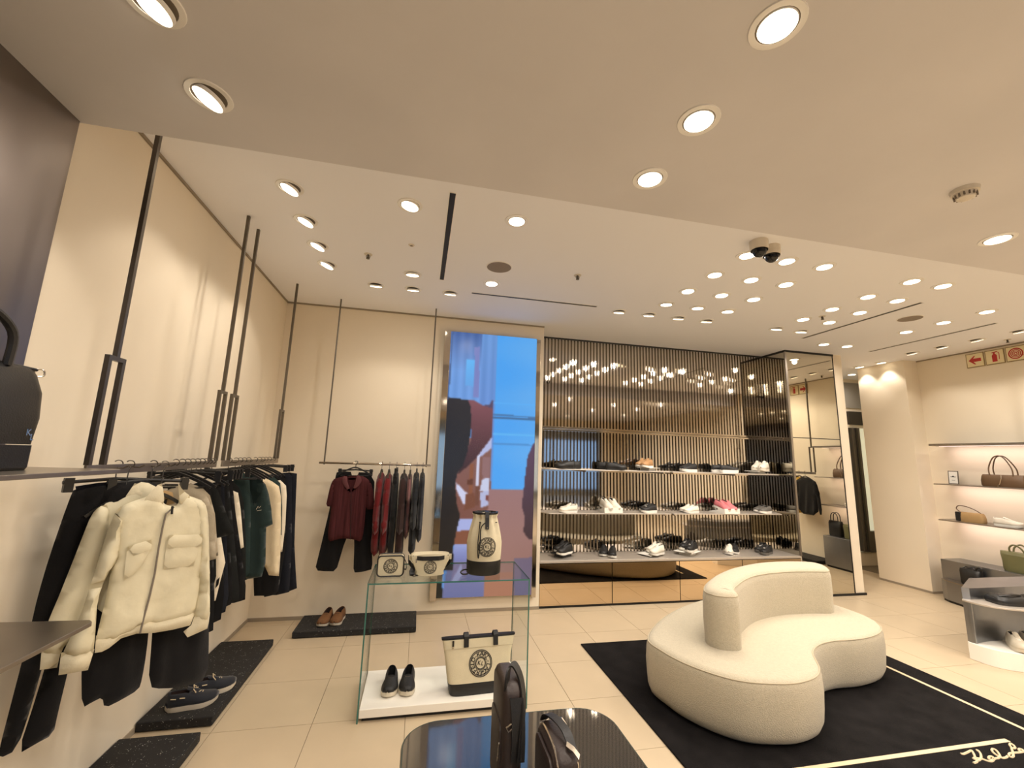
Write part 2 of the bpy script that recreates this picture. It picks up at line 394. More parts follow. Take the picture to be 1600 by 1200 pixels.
# shop front behind the viewer (seen only in the mirrors and slats)
sf = struct('wall_front', G().box(XL, -1.0, YF-.2, YF, 0, ZS).box(7.0, XR, YF-.2, YF, 0, ZS).box(-1.0, 7.0, YF-.2, YF, 3.0, ZS), 'wall')
for x in (-1.0, 1.0, 3.0, 5.0):
    G().box(x+.02, x+1.98, YF-.11, YF-.09, .05, 2.98).build('pane', 'glass', sf)
    G().box(x-.02, x+.02, YF-.13, YF-.07, 0, 3.0).build('mullion', 'doorgrey', sf)
mall = struct('wall_concourse', G().box(-5, 11, YF-5.2, YF-5, 0, 4.5), mat('concourse_wall', (150, 148, 146), .7))
for k, (x0, x1, c) in enumerate(((-3.6, -.9, (200, 214, 236)), (-.4, 2.4, (150, 185, 232)), (2.9, 5.6, (214, 220, 232)), (6.1, 8.9, (140, 176, 230)))):
    G().box(x0, x1, YF-5.0, YF-4.96, .3, 2.7).build('added_fill_window', mat('fill_window_glow', c, .4, emit=1.1), mall)  # invented glowing shop windows across the concourse, brightened as front fill
struct('ceiling_concourse', G().box(-5, 11, YF-5.2, YF-.3, 4.4, 4.5), 'ceil')
for k, x in enumerate((-1.5, 1.5, 4.5, 7.5)):
    downlight_jobs.append((x, YF-2.6, 4.4, 'added concourse fill downlight beyond the shop front, number seen only in reflections, %s' % ['far left', 'left', 'right', 'far right'][k]))  # invented concourse lamps, added to send light in from behind the viewer

# ceiling slots, cut as dark recess frames
for (x0, x1, y0, y1), lab in (((.085, .125, 2.62, 4.09), 'black linear air slot running toward the back wall, left of the grey speaker'),
                       ((.44, 1.88, 4.335, 4.37), 'black linear air slot above the video screen, parallel to the back wall'),
                       ((5.03, 5.07, 3.25, 4.68), 'left one of two black air slots over the right half of the shop'),
                       ((6.52, 6.56, 3.50, 4.95), 'right one of two black air slots, nearer the right wall')):
    t = thing('air_slot', lab, 'vent', ((x0+x1)/2, (y0+y1)/2, ZC))
    G().box(x0, x1, y0, y1, ZC-.003, ZC).build('slot_recess', 'black', t)
    e = .004
    G().box(x0-e, x0, y0-e, y1+e, ZC-.005, ZC).box(x1, x1+e, y0-e, y1+e, ZC-.005, ZC).box(x0, x1, y0-e, y0, ZC-.005, ZC).box(x0, x1, y1, y1+e, ZC-.005, ZC).build('slot_frame', 'ring', t)

# ------------------------------------------------------------------ downlights
ringm = G(); ringm.lathe([(.0655, -.001), (.066, -.0045), (.086, -.0045), (.088, 0)], 28, cap=False)
ring_me = ringm.build('trim_ring', 'ring', None); RING = ring_me.data; bpy.data.objects.remove(ring_me)
gp = G().lathe([(.0655, -.0015), (.0655, -.0005)], 28); o_ = gp.build('gimbal_gap', 'lampdark', None); GAP = o_.data; bpy.data.objects.remove(o_)
ln = G().lathe([(.0615, .010), (.062, -.004), (.0598, -.007)], 28); o_ = ln.build('lamp_housing', 'ring', None, smooth=True); HOUS = o_.data; bpy.data.objects.remove(o_)
ln = G().lathe([(.059, -.0072), (.058, -.0085), (.03, -.011), (.002, -.012)], 28); o_ = ln.build('lamp_lens', 'lens', None, smooth=True); LENS = o_.data; bpy.data.objects.remove(o_)
def downlight(x, y, z, label, tilt=(0, 0), power=1., size=170, blend=1., group=None):
    t = thing('downlight', label, 'ceiling light', (x, y, z), 0, group)
    share(RING, 'trim_ring', t); share(GAP, 'gimbal_gap', t)
    dz = -.036*max(abs(tilt[0]), abs(tilt[1])); share(HOUS, 'lamp_housing', t, (0, 0, dz), (tilt[0], tilt[1], 0)); share(LENS, 'lamp_lens', t, (0, 0, dz), (tilt[0], tilt[1], 0))
    L = bpy.data.lights.new('downlight_beam', 'SPOT'); L.energy = SPOT_W*power; L.color = WARM; L.spot_size = math.radians(size); L.spot_blend = blend; L.shadow_soft_size = .035
    l = bpy.data.objects.new('downlight_beam', L); COL.objects.link(l); l.parent = t; l.location = (0, 0, -.045); l.rotation_euler = (tilt[0], tilt[1], 0)
    return t
ORD = ['nearest the soffit', 'second from the soffit', 'third from the soffit', 'fourth from the soffit', 'farthest from the soffit']
TL = (0, -.42)         # leaning toward the left wall: rotation about Y
for k, y in enumerate((2.845, 3.26, 3.66, 4.04)):
    downlight(-.965, y, ZC, 'downlight tilted to the left wall above the rails, '+ORD[k if k < 3 else 3], (0, .36), .45, 84, .5, group='downlights along the left wall')
for (x, y, lab, tl, pw) in ((-.18, 2.845, 'single recessed downlight left of the long black air slot, near the soffit', (0, .15), .9),
    (.595, 2.845, 'single recessed downlight right of the long black air slot, near the soffit', (0, 0), .9),
    (-.18, 4.04, 'recessed downlight in front of the row of three by the back wall', (.2, 0), .8),
    (-.56, 4.435, 'leftmost downlight of the row of three along the back wall', (.30, 0), .9),
    (-.18, 4.435, 'middle downlight of the row of three along the back wall', (.30, 0), .9),
    (.215, 4.435, 'rightmost downlight of the row of three along the back wall', (.30, 0), .7),
    (.605, 4.045, 'recessed downlight between the round grey speaker and the video screen', (0, 0), .7),
    (2.20, 4.44, 'lone downlight at the left end of the row nearest the shoe wall', (.28, 0), .8)):
    downlight(x, y, ZC, lab, tl, pw*(.36 if tl[0] > .25 else 1), 84 if tl[0] > .25 else 170, .5 if tl[0] > .25 else 1.)
COLN = ['left', 'middle', 'right']
for r, y in enumerate((2.85, 3.255, 3.665, 4.06, 4.435)):
    for c, x in enumerate((2.585, 2.98, 3.37)):
        downlight(x, y, ZC, 'downlight in the grid before the shoe wall, %s column, row %s' % (COLN[c], ORD[r]), (.28 if r == 4 else .1 if r == 3 else 0, 0), .75 if r < 3 else .9, group='grid of downlights before the shoe wall')
for r, y in enumerate((2.88, 3.28, 3.67, 4.04, 4.435)):
    for c, x in enumerate((4.39, 4.77)):
        downlight(x, y, ZC, 'downlight left of the right-hand air slots, %s file, %s' % (COLN[c*2], ORD[r]), (.25 if r == 4 else 0, 0), .65, group='double file of downlights')
for k, y in enumerate((3.26, 3.66, 4.06)):
    downlight(5.985, y, ZC, 'downlight of the file between the right-hand air slots, '+ORD[k], (0, 0), .65, group='file between the right air slots')
for k, y in enumerate((3.23, 3.63, 4.05, 4.44, 4.82)):
    downlight(7.17, y, ZC, 'downlight of the file along the right wall, '+ORD[k], (0, -.30), .30, 84, .5, group='file along the right wall')
downlight(5.58, 4.84, ZC, 'left downlight of the pair in front of the tall mirror', (0, 0), .7)
downlight(5.965, 4.82, ZC, 'right downlight of the pair in front of the tall mirror', (0, 0), .7)
downlight(7.40, 5.44, ZC, 'front downlight grazing the pale slab beside the passage', (0, -.12), .36, 90, .4)
downlight(7.40, 5.80, ZC, 'rear downlight grazing the pale slab beside the passage', (0, -.12), .36, 90, .4)
downlight(7.9, 6.35, ZC, 'added fill downlight in the passage behind the tall mirror', (0, 0), .7)  # unseen lamp added to brighten the dark passage
for (x, y, lab, tl) in ((1.075, .99, 'large bright downlight in the lower soffit at the top edge of the picture', (0, 0)),
    (1.08, 1.41, 'middle of the three soffit downlights left of the smoke detector', (0, 0)),
    (1.08, 1.81, 'soffit downlight nearest its edge, ahead of the two bright ones', (0, 0)),
    (3.48, 1.79, 'soffit downlight at the far right beyond the smoke detector', (0, 0)),
    (-.96, 1.79, 'tilted soffit downlight above the left rail', (0, .40)),
    (-.96, 1.41, 'tilted soffit downlight at the top left, cut by the picture edge', (0, .40))):
    downlight(x, y, ZS, lab, tl, 1.0 if tl[1] == 0 else .6, 170 if tl[1] == 0 else 84, 1. if tl[1] == 0 else .5)
for k, (x, y) in enumerate(((3.48, .6), (5.9, .6), (5.9, 1.8), (.6, -1.2), (3.5, -1.2), (6.4, -1.2), (7.1, 2.85), (4.9, 1.2), (-.4, .2), (2.2, -.2), (2.0, -2.4), (4.9, -2.4), (-.6, -2.4), (4.9, -.2))):  # unseen downlights added to brighten the room, stronger than the visible ones
    downlight(x, y, ZS if y < YS else ZC, 'added fill downlight outside the picture, above the %s' % ['viewer side of the rug', 'right front aisle', 'soffit edge by the right wall', 'entrance left', 'entrance centre', 'entrance right', 'right clothes rail', 'front display', 'left shelves', 'viewer', 'doorway left', 'doorway right', 'front left corner', 'front right aisle'][k], (0, 0), 3.3)

for x, y, z, lab in downlight_jobs: downlight(x, y, z, lab.replace('number ', ''), (0, 0), 3.0)
# ------------------------------------------------------------------ small ceiling fittings
for x, y, lab in ((.61, 3.65, 'round grey ceiling speaker between the black air slots'), (5.48, 3.66, 'round grey ceiling speaker between the right air slots')):
    t = thing('ceiling_speaker', lab, 'speaker', (x, y, ZC)); G().lathe([(.118, -.005), (.121, 0)], 36, (x, y, ZC)).annulus(.112, .118, ZC-.0052, 36, (x, y)).build('rim', 'ring', t); G().lathe([(.112, -.0056), (.112, -.003)], 36, (x, y, ZC)).build('grille', 'speakergrille', t)
for x, y, lab in ((-.56, 3.72, 'small sprinkler head left of the long black air slot'), (1.37, 3.62, 'small sprinkler head right of the grey speaker'), (4.5, 3.89, 'small sprinkler head among the double file of downlights'), (7.5, 3.93, 'small sprinkler head by the red fire signs')):
    t = thing('sprinkler', lab, 'sprinkler', (x, y, ZC))
    G().lathe([(.034, -.004), (.036, 0)], 20, (x, y, ZC)).build('escutcheon', 'plasticwhite', t); G().lathe([(.009, -.038), (.009, -.004)], 12, (x, y, ZC)).build('stem', 'hookmetal', t)
    G().lathe([(.016, -.042), (.016, -.038)], 14, (x, y, ZC)).tube([(x-.014, y, ZC-.012), (x-.016, y, ZC-.026), (x-.004, y, ZC-.038)], .003, 6).tube([(x+.014, y, ZC-.012), (x+.016, y, ZC-.026), (x+.004, y, ZC-.038)], .003, 6).build('deflector', 'hookmetal', t)
t = thing('ceiling_sensor', 'tiny white ceiling sensor left of the long air slot', 'sensor', (-.18, 3.44, ZC)); G().lathe([(.022, -.006), (.026, 0)], 16, (-.18, 3.44, ZC)).build('base', 'plasticwhite', t); G().lathe([(.010, -.010), (.012, -.006)], 12, (-.18, 3.44, ZC)).build('eye', 'speakergrille', t)
t = thing('smoke_detector', 'white round smoke detector on the lower soffit', 'smoke detector', (2.70, 1.48, ZS))
G().lathe([(.055, -.02), (.058, 0)], 28, (2.70, 1.48, ZS)).build('base', 'plasticwhite', t, smooth=True)
G().lathe([(.020, -.055), (.036, -.048), (.046, -.022), (.046, -.018)], 28, (2.70, 1.48, ZS)).build('chamber', 'plasticwhite', t, smooth=True)
g = G()
for k in range(14):
    a = 2*PI*k/14; x, y = 2.70+.043*math.cos(a), 1.48+.043*math.sin(a); g.box(x-.003, x+.003, y-.003, y+.003, ZS-.044, ZS-.026)
g.build('vent_slots', 'lampdark', t)
for x, y, lab, a in ((2.50, 2.63, 'left of two white dome security cameras under the ceiling', 3.8), (2.66, 2.68, 'right of two white dome security cameras under the ceiling', 5.2)):
    t = thing('security_camera', lab, 'security camera', (x, y, ZC))
    G().lathe([(.060, -.075), (.066, -.06), (.066, 0)], 28, (x, y, ZC)).build('housing', 'plasticwhite', t, smooth=True)
    G().lathe([(.052, -.0755), (.050, -.095), (.040, -.115), (.022, -.128), (.003, -.132)], 28, (x, y, ZC)).build('dome', 'dome', t, smooth=True)
    G().lathe([(.0615, -.080), (.052, -.080), (.052, -.070), (.0615, -.070)], 28, (x, y, ZC)).build('collar', 'plasticwhite', t)

# ------------------------------------------------------------------ fire signs
def on_right(a, b, x=XR): return lambda p, q, k: (x-k, a-p, b+q)      # p runs toward the viewer, q up, k out of the wall
def sign(y1, z0, labels):
    for k, kind in enumerate(labels):
        y = y1-k*.218; lab = {'arrow': 'square sign with a red arrow', 'ext': 'square sign with a red fire extinguisher', 'hose': 'square sign with a red coiled hose reel'}[kind]
        t = thing('fire_sign', lab+(' high on the right wall' if y1 > 4 else ' reflected in the tall mirror'), 'sign', (XR-.006, y, z0))
        F = on_right(y, z0); s = .205
        G().prism([(0, 0), (s, 0), (s, s), (0, s)], .001, .010, F).build('frame', 'signframe', t)
        G().prism([(.010, .010), (s-.010, .010), (s-.010, s-.010), (.010, s-.010)], .010, .012, F).build('plate', 'signplate', t)
        g = G(); c = s/2
        if kind == 'arrow': g.prism([(.030, c), (.095, .165), (.112, .165), (.085, c+.024), (.172, c+.024), (.172, c-.024), (.085, c-.024), (.112, .040), (.095, .040)][::-1], .012, .0135, F)
        elif kind == 'ext':
            g.prism([(.075, .035), (.128, .035), (.128, .125), (.113, .145), (.090, .145), (.075, .125)], .012, .0135, F)
            g.prism([(.092, .145), (.110, .145), (.110, .162), (.140, .168), (.138, .178), (.080, .172), (.070, .160), (.092, .158)], .012, .0135, F)
            g.prism([(.140, .160), (.150, .140), (.146, .060), (.152, .060), (.157, .140), (.146, .168)], .012, .0135, F)
        else:
            for r0, r1 in ((.010, .020), (.027, .037), (.044, .054), (.061, .076)):
                n = 32; b = len(g.v)
                for i in range(n):
                    a = 2*PI*i/n
                    for rr in (r0, r1): g.v.append(F(c+rr*math.cos(a), c+rr*math.sin(a), .0135))
                for i in range(n): j = (i+1) % n; g.f.append((b+2*i, b+2*i+1, b+2*j+1, b+2*j))
            g.prism([(.150, .070), (.176, .060), (.176, .075), (.160, .085)], .012, .0135, F)
        g.build('symbol', 'signred', t)
sign(4.56, 3.285, ['arrow', 'ext', 'hose']); sign(3.33, 3.285, ['arrow', 'ext'])

# ================================================================== VIDEO SCREEN
SX0, SX1, SZ0, SZ1, SY = .292, 1.408, .187, 3.328, 5.20
t = thing('video_screen', 'tall video screen in a polished frame playing a blue and brown picture', 'screen', ((SX0+SX1)/2, SY+.03, SZ0))
G().box(SX0-.01, SX1+.01, SY+.012, YB, SZ0, SZ1).build('back_box', 'black', t)
G().box(SX0-.075, SX0, SY-.004, YB, SZ0-.03, SZ1).build('side_frame', 'chrome', t, bevel=.003)
G().box(SX1, SX1+.055, SY-.004, YB, SZ0-.03, SZ1-.01).build('side_frame', 'chrome', t, bevel=.003)
def tv_uv(x, y):
    xl = 704.5-(y-519)*.054; xr = 838-(y-530)*.0161; yt = 519+(x-704.5)*.0824
    return (x-xl)/(xr-xl), (y-yt)/(934.5-yt)
NU, NV = 96, 264
uu, vv = np.meshgrid((np.arange(NU)+.5)/NU, (np.arange(NV)+.5)/NV)
img = np.zeros((NV, NU, 3))
def lerp(a, b, k): k = np.clip(k, 0, 1)[..., None]; return np.array(a, float)*(1-k)+np.array(b, float)*k
left = lerp((70, 100, 160), (104, 152, 218), vv/.16); mid_ = lerp((104, 150, 212), (98, 140, 208), vv/.3); right = lerp((74, 160, 238), (92, 168, 236), (uu-.55)*2+.3*np.sin(vv*30))
img[:] = np.where((uu < .355)[..., None], left, np.where((uu < .53)[..., None], mid_, right))
img += (6*np.sin(uu*60)*(uu < .5))[..., None]
def poly_mask(pts, raw=False):
    P = pts if raw else [tv_uv(*p) for p in pts]; c = np.zeros(uu.shape, bool); n = len(P)
    for i in range(n):
        x1, y1 = P[i]; x2, y2 = P[(i+1) % n]
        if y1 == y2: continue
        k = (y1 > vv) != (y2 > vv); c ^= k & (uu < (x2-x1)*(vv-y1)/(y2-y1)+x1)
    return c
def paint(pts, col, col2=None, raw=False):
    m = poly_mask(pts, raw)
    if col2 is None: img[m] = col
    else:
        P = np.array(pts if raw else [tv_uv(*p) for p in pts]); v0, v1 = P[:, 1].min(), P[:, 1].max()
        img[m] = lerp(col, col2, (vv-v0)/(v1-v0+1e-6))[m]
paint([(727, 566), (740, 567), (739, 612), (726, 610)], (92, 178, 242), (96, 160, 225))
paint([(740, 545), (748, 545), (746, 630), (738, 630)], (118, 128, 190))
for y, c in ((640, (88, 176, 244)), (660, (70, 118, 170)), (664, (62, 104, 150)), (690, (92, 178, 240)), (706, (74, 140, 205))):
    paint([(768, y-3), (836, y+1), (836, y+4), (768, y)], c)
paint([(706, 690), (766, 700), (764, 830), (706, 830)], (132, 92, 84), (120, 76, 66))                   # stair carpet
paint([(742, 716), (766, 690), (766, 712), (746, 728)], (176, 182, 220))
paint([(744, 712), (748, 710), (746, 778), (742, 778)], (206, 206, 228)); paint([(752, 726), (764, 726), (763, 760), (752, 760)], (140, 104, 104))
paint([(752, 760), (763, 758), (762, 780), (748, 778)], (196, 200, 226)); paint([(748, 780), (763, 778), (762, 800), (750, 804)], (176, 180, 214))
paint([(711, 764), (731, 784), (724, 800), (712, 776)], (202, 204, 232)); paint([(728, 722), (738, 700), (734, 716), (729, 730)], (150, 180, 220))
paint([(732, 736), (738, 736), (737, 786), (730, 786)], (136, 82, 56)); paint([(729, 760), (738, 760), (738, 768), (729, 768)], (96, 54, 38)); paint([(727, 782), (740, 782), (741, 802), (724, 808)], (116, 70, 52)); paint([(742, 770), (747, 770), (746, 800), (741, 800)], (110, 68, 54))
paint([(757, 786), (763, 784), (762, 794), (757, 793)], (120, 66, 62))
paint([(763, 776), (838, 778), (838, 936), (706, 936), (730, 830), (762, 806)], (150, 112, 112), (152, 112, 98))   # floor
paint([(713, 820), (740, 820), (738, 838), (711, 838)], (164, 172, 220)); paint([(711, 838), (738, 838), (736, 858), (709, 858)], (128, 78, 58)); paint([(709, 858), (736, 858), (736, 886), (705, 886)], (150, 160, 210), (112, 116, 168))
paint([(700, 884), (756, 880), (756, 936), (690, 936)], (128, 124, 164), (100, 106, 150)); paint([(756, 900), (803, 900), (803, 936), (756, 936)], (164, 112, 88))
paint([(803, 880), (838, 880), (838, 936), (803, 936)], (112, 98, 118))
paint([(729, 634), (740, 635), (752, 643), (768, 647), (767, 693), (761, 702), (742, 727), (728, 741), (714, 752), (727, 718), (735, 697), (733, 645)], (128, 78, 88), (56, 34, 36))   # arm
paint([(752, 643), (764, 641), (768, 630), (768, 648)], (84, 70, 98))
paint([(690, 628), (729, 634), (734, 645), (734, 677), (732, 697), (728, 720), (721, 741), (714, 748), (710, 766), (713, 800), (718, 814), (712, 840), (708, 860), (707, 895), (680, 895), (680, 700)], (34, 34, 42), (34, 28, 24))
paint([(684, 890), (692, 890), (691, 936), (680, 936)], (22, 24, 20))
paint([(838, 700), (832, 708), (824, 726), (820, 758), (818, 778), (815, 802), (820, 820), (818, 842), (828, 854), (840, 850)], (92, 66, 92), (60, 40, 46))
paint([(706, 520), (708, 520), (700, 634), (698, 634)], (64, 92, 140))
pad = np.pad(img, ((1, 1), (1, 1), (0, 0)), 'edge'); img = (2*img+pad[:-2, 1:-1]+pad[2:, 1:-1]+pad[1:-1, :-2]+pad[1:-1, 2:])/6
img = np.clip(img, 4, 255)/255; lin = np.where(img <= .04045, img/12.92, ((img+.055)/1.055)**2.4)
vs = [(SX0+(SX1-SX0)*i/NU-t.location.x, SY-t.location.y, SZ1+(SZ0-SZ1)*j/NV-t.location.z) for j in range(NV+1) for i in range(NU+1)]
fs = [(j*(NU+1)+i, (j+1)*(NU+1)+i, (j+1)*(NU+1)+i+1, j*(NU+1)+i+1) for j in range(NV) for i in range(NU)]
b = len(vs); vs += [(v[0], v[1]+.012, v[2]) for v in (vs[0], vs[NU], vs[-1], vs[-1-NU])]
me = bpy.data.meshes.new('display'); me.from_pydata(vs, [], fs+[(b, b+1, b+2, b+3)]); ca = me.color_attributes.new('picture', 'FLOAT_COLOR', 'CORNER')
cols = np.ones((len(fs)*4+4, 4), np.float32); cols[:len(fs)*4, :3] = np.repeat(lin.reshape(-1, 3), 4, 0); cols[len(fs)*4:, :3] = 0
ca.data.foreach_set('color', cols.ravel())
m = mat('display_light', (5, 5, 5), .25); nt = m.node_tree; at_ = nt.nodes.new('ShaderNodeVertexColor'); at_.layer_name = 'picture'
nt.links.new(at_.outputs[0], nt.nodes['Principled BSDF'].inputs['Emission Color']); nt.nodes['Principled BSDF'].inputs['Emission Strength'].default_value = 1.0
me.materials.append(m); o = bpy.data.objects.new('display', me); COL.objects.link(o); o.parent = t

# ================================================================== SHOE WALL: bench and floating shelves
t = thing('display_bench', 'long low bench with bronze mirrored fronts along the slatted shoe wall', 'bench', ((NX0+NX1)/2, YB+.2, 0))
G().box(NX0, NX1, YB+.03, YN-.014, .03, .52).build('carcass', 'black', t)
G().box(NX0+.002, NX1-.004, YB-.004, YN-.014, .52, .55).build('top', 'shelfsteel', t, bevel=.003)
G().box(NX0, NX1, YB+.02, YB+.06, 0, .03).build('plinth', 'black', t)
for k in range(4):
    a = NX0+(NX1-NX0)*k/4; e = NX0+(NX1-NX0)*(k+1)/4
    G().box(a+.005, e-.005, YB, YB+.028, .032, .512).build('front', 'bronze', t)
SHZ = {'top': 1.66, 'mid': 1.10, 'bench': .55}
for row, z in (('top', 1.66), ('middle', 1.10)):
    for side, x0, x1 in (('left', NX0+.03, 3.42), ('right', 3.435, NX1-.03)):
        t = thing('floating_shelf', 'thin steel %s shelf on the %s half of the slatted shoe wall' % ('upper' if row == 'top' else 'lower', side), 'shelf', ((x0+x1)/2, 5.55, z-.012))
        a, e = (.12, .01) if side == 'left' else (.01, .12)
        G().prism([(x0, YN-.016), (x0, YN-.12), (x0+a, 5.385), (x1-e, 5.385), (x1, YN-.12), (x1, YN-.016)], z-.012, z).build('shelf_plate', 'shelfsteel', t, bevel=.002)
        G().box(x0, x1, YN-.024, YN-.0155, z-.04, z-.012).build('back_lip', 'chrome', t)

# ================================================================== SHOES
def shoe(label, loc, rz, side, L=.28, upper='whitetee', sole='white', lining='black', lace=None, h=.085, st=.028, slip=False, pitchx=0., cuff=False, wide=1., group=None, sock=None):
    """toe points along local +Y, heel at the back; side = -1 left shoe, +1 right shoe"""
    t = thing('shoe', label, 'shoe', loc, rz, group); t.rotation_euler = (pitchx, 0, rz)
    N = 15; ss = [i/(N-1) for i in range(N)]
    def half(s):                                            # inner and outer half widths along the foot
        base = .030+.014*math.sin(min(1, s/.22)*PI/2)
        ball = .012*math.exp(-((s-.68)/.18)**2)
        end = math.sqrt(max(0, 1-max(0, (s-.80)/.20)**2)) if s > .8 else 1
        hl = math.sqrt(max(0, 1-max(0, (.10-s)/.10)**2)) if s < .1 else 1
        w = (base+ball)*wide*L/.28
        return max(.004, w*end*hl)
    def skew(s): return -side*.008*math.sin(s*PI)*L/.28
    out = [(skew(s)+half(s)+.003, -L/2+L*s) for s in ss]+[(skew(s)-half(s)-.003, -L/2+L*s) for s in reversed(ss)]
    zt = lambda s: st*(.85+.35*max(0, .35-s)/.35)
    g = G(); rings = []
    n = len(out)
    spring = lambda y: .012*max(0, (y/L-.22)/.28)**2
    for zz, k in ((0, .96), (.35, 1.0), (1, 1.0)):
        rings.append([(x*k, y*k, zz*st+spring(y)) for x, y in out])
    g.loft(rings).build('sole', sole, t, local=True, smooth=True)
    K = 13; up = G(); b = 0; ht = []
    for i, s in enumerate(ss):
        H = h*(.98-.05*s) if s < .38 else h*(.96-.62*((s-.38)/.62)**.85)
        if s > .93: H *= .55
        if s < .02: H *= .93
        w = half(s); ht.append((H, w))
        for k in range(K):
            a = PI*k/(K-1); q = math.cos(a); sn = math.sin(a)
            cx = skew(s)+w*(1 if q > 0 else -1)*abs(q)**.75
            up.v.append((cx*(1-.12*sn) , -L/2+L*s+(0.006*sn if s < .05 else 0), st*.9+spring(-L/2+L*s)+H*sn**.7))
    lo_, hi_ = 1, int(N*(.46 if not slip else .50))
    for i in range(N-1):
        for k in range(K-1):
            if lo_ <= i < hi_ and 4 <= k < 8: continue
            up.f.append((i*K+k, i*K+k+1, (i+1)*K+k+1, (i+1)*K+k))
    up.f.append(tuple(range(K)))
    u = up.build('upper', upper, t, local=True, smooth=True, angle=60)
    sol = u.modifiers.new('thickness', 'SOLIDIFY'); sol.thickness = .003; sol.offset = -1
    li = G(); top = []; bot = []
    for i in range(lo_, hi_+1):
        p = up.v[i*K+4]; q = up.v[i*K+8]; top.append((p, q))
    ring = [p for p, q in top]+[q for p, q in reversed(top)]
    li.loft([[(x*.9, y*.97, st+.008) for x, y, z in ring], [(x, y, z-.002) for x, y, z in ring]][::-1], cap=False)
    m_ = len(ring); li.f.append(tuple(range(m_, 2*m_)))
    li.build('lining', lining, t, local=True)
    if lace:
        lg = G()
        for j, s in enumerate((.47, .54, .61, .68)):
            i = s*(N-1); H = h*(.96-.62*((max(s, .381)-.38)/.62)**.85); w = half(s)*(.52-.04*j); y = -L/2+L*s; z = st*.9+H*.97
            lg.tube([(skew(s)+w, y-.004, z-.008), (skew(s)+w*.4, y, z+.003), (skew(s)-w*.4, y+.002, z+.003), (skew(s)-w, y+.006, z-.008)], .0028, 6)
            if j < 3: lg.tube([(skew(s)+w*.7, y, z), (skew(s), y+.008, z+.004), (skew(s)-w*.7, y+.018, z-.004)], .0024, 5)
        if cuff:
            lg.tube([(skew(.5)-.01, -L/2+L*.5, st+h*.95), (.028*side, -L*.02, st+h*1.02), (.045*side, L*.03, st+h*.8)], .0028, 6)
            lg.tube([(skew(.5)+.01, -L/2+L*.5, st+h*.95), (-.03*side, L*.0, st+h*1.0), (-.042*side, L*.06, st+h*.75)], .0028, 6)
            for sg in (-1, 1):
                for a_, b_ in ((.10, .20), (.27, .37)):
                    lg.tube([(skew(a_)+sg*(half(a_)+.0005), -L/2+L*a_, st+h*.60), (skew(b_)+sg*(half(b_)+.0005), -L/2+L*b_, st+h*.57)], .0032, 6)
        lg.build('laces', lace, t, local=True)
        tn = G(); y0 = -L/2+L*.40; y1 = -L/2+L*.62
        tn.loft([[(x*.020, y, z+dz) for x, dz in ((-1, -.006), (-.6, .002), (0, .004), (.6, .002), (1, -.006))]+[(x*.020, y+.002, z+dz-.004) for x, dz in ((1, -.006), (0, .004), (-1, -.006))] for y, z in ((y0-.006, st+h*1.05), (y0+.02, st+h*.93), (y1, st+h*.70))])
        tn.build('tongue', upper, t, local=True, smooth=True)
    elif slip:
        gg = G(); s = .58; H = h*(.96-.62*((s-.38)/.62)**.85); y = -L/2+L*s
        gg.box(skew(s)-.018, skew(s)+.018, y-.002, y+.003, st*.9+H*.985, st*.9+H+.003).build('logo_stripe', 'silver' if slip == 1 else lining, t, local=True)
    return t
def pair(desc, x, y, z, rz, gap=.105, off=0., **k):
    """a left and a right shoe side by side; rz turns the toes (0 = toward the back wall)"""
    c, s = math.cos(rz), math.sin(rz)
    for sd, nm in ((-1, 'left'), (1, 'right')):
        dx, dy = sd*gap/2, sd*off
        shoe('%s shoe of the %s' % (nm, desc), (x+dx*c-dy*s, y+dx*s+dy*c, z), rz, sd, **k)
def wedge(label, x, y, z, rz, w=.22, d=.30, h=.07, m='white', flat=False):
    t = thing('shoe_riser', label, 'display stand', (x, y, z), rz)
    if flat:
        G().box(-w/2, w/2, -d/2, d/2, h-.006, h).build('riser_plate', m, t, local=True, bevel=.002); G().box(-w*.3, w*.3, -d*.3, d*.3, 0, h-.006).build('riser_foot', m, t, local=True)
    else: G().prism([(-d/2, 0), (d/2, 0), (d/2, .006), (d/2-.004, .008), (-d/2+.012, h), (-d/2, h)], -w/2, w/2, lambda a, b, c: (c, -a, b)).build('riser_plate', m, t, local=True, bevel=.002)
    return t
Ltoe, Rtoe = 1.95, -1.95          # toes to the left-front / right-front
yT = 5.53
for nm, c in (('shoe_black', (22, 21, 21)), ('shoe_white', (222, 214, 198)), ('shoe_tan', (166, 126, 84)), ('shoe_pink', (206, 118, 122)), ('shoe_navy', (22, 26, 36)), ('shoe_grey', (96, 92, 86)), ('shoe_offwhite', (206, 196, 176))):
    MT[nm] = mat(nm, c, .55, var=.05, vscale=20, bump=.08, bscale=90)
# upper shelf
pair('black sneakers at the left end of the upper shoe shelf', 1.97, 5.52, 1.66, 1.75, gap=.125, off=-.08, L=.30, upper='shoe_black', sole='shoe_black', lace='shoe_black')
pair('all-black lace-ups, second pair on the upper shoe shelf', 2.60, 5.53, 1.66, -2.0, gap=.125, off=.06, upper='shoe_black', sole='shoe_black', lace='shoe_black')
wedge('small white riser under the tan sneakers', 3.16, 5.54, 1.66, -1.05, d=.26, h=.045, flat=True)
pair('tan suede sneakers on the upper shoe shelf', 3.10, 5.535, 1.705, 2.2, gap=.13, off=-.05, upper='shoe_tan', sole='white', lace='shoe_tan', h=.095)
pair('black sneakers with white soles, fourth pair on the upper shelf', 3.79, 5.53, 1.66, 1.8, gap=.125, off=-.05, upper='shoe_black', sole='white', lace='shoe_black', st=.04)
pair('black sneakers with thick white soles, fifth pair on the upper shelf', 4.39, 5.53, 1.66, -1.7, gap=.125, off=.03, upper='shoe_black', sole='white', lace='shoe_black', st=.045, h=.08)
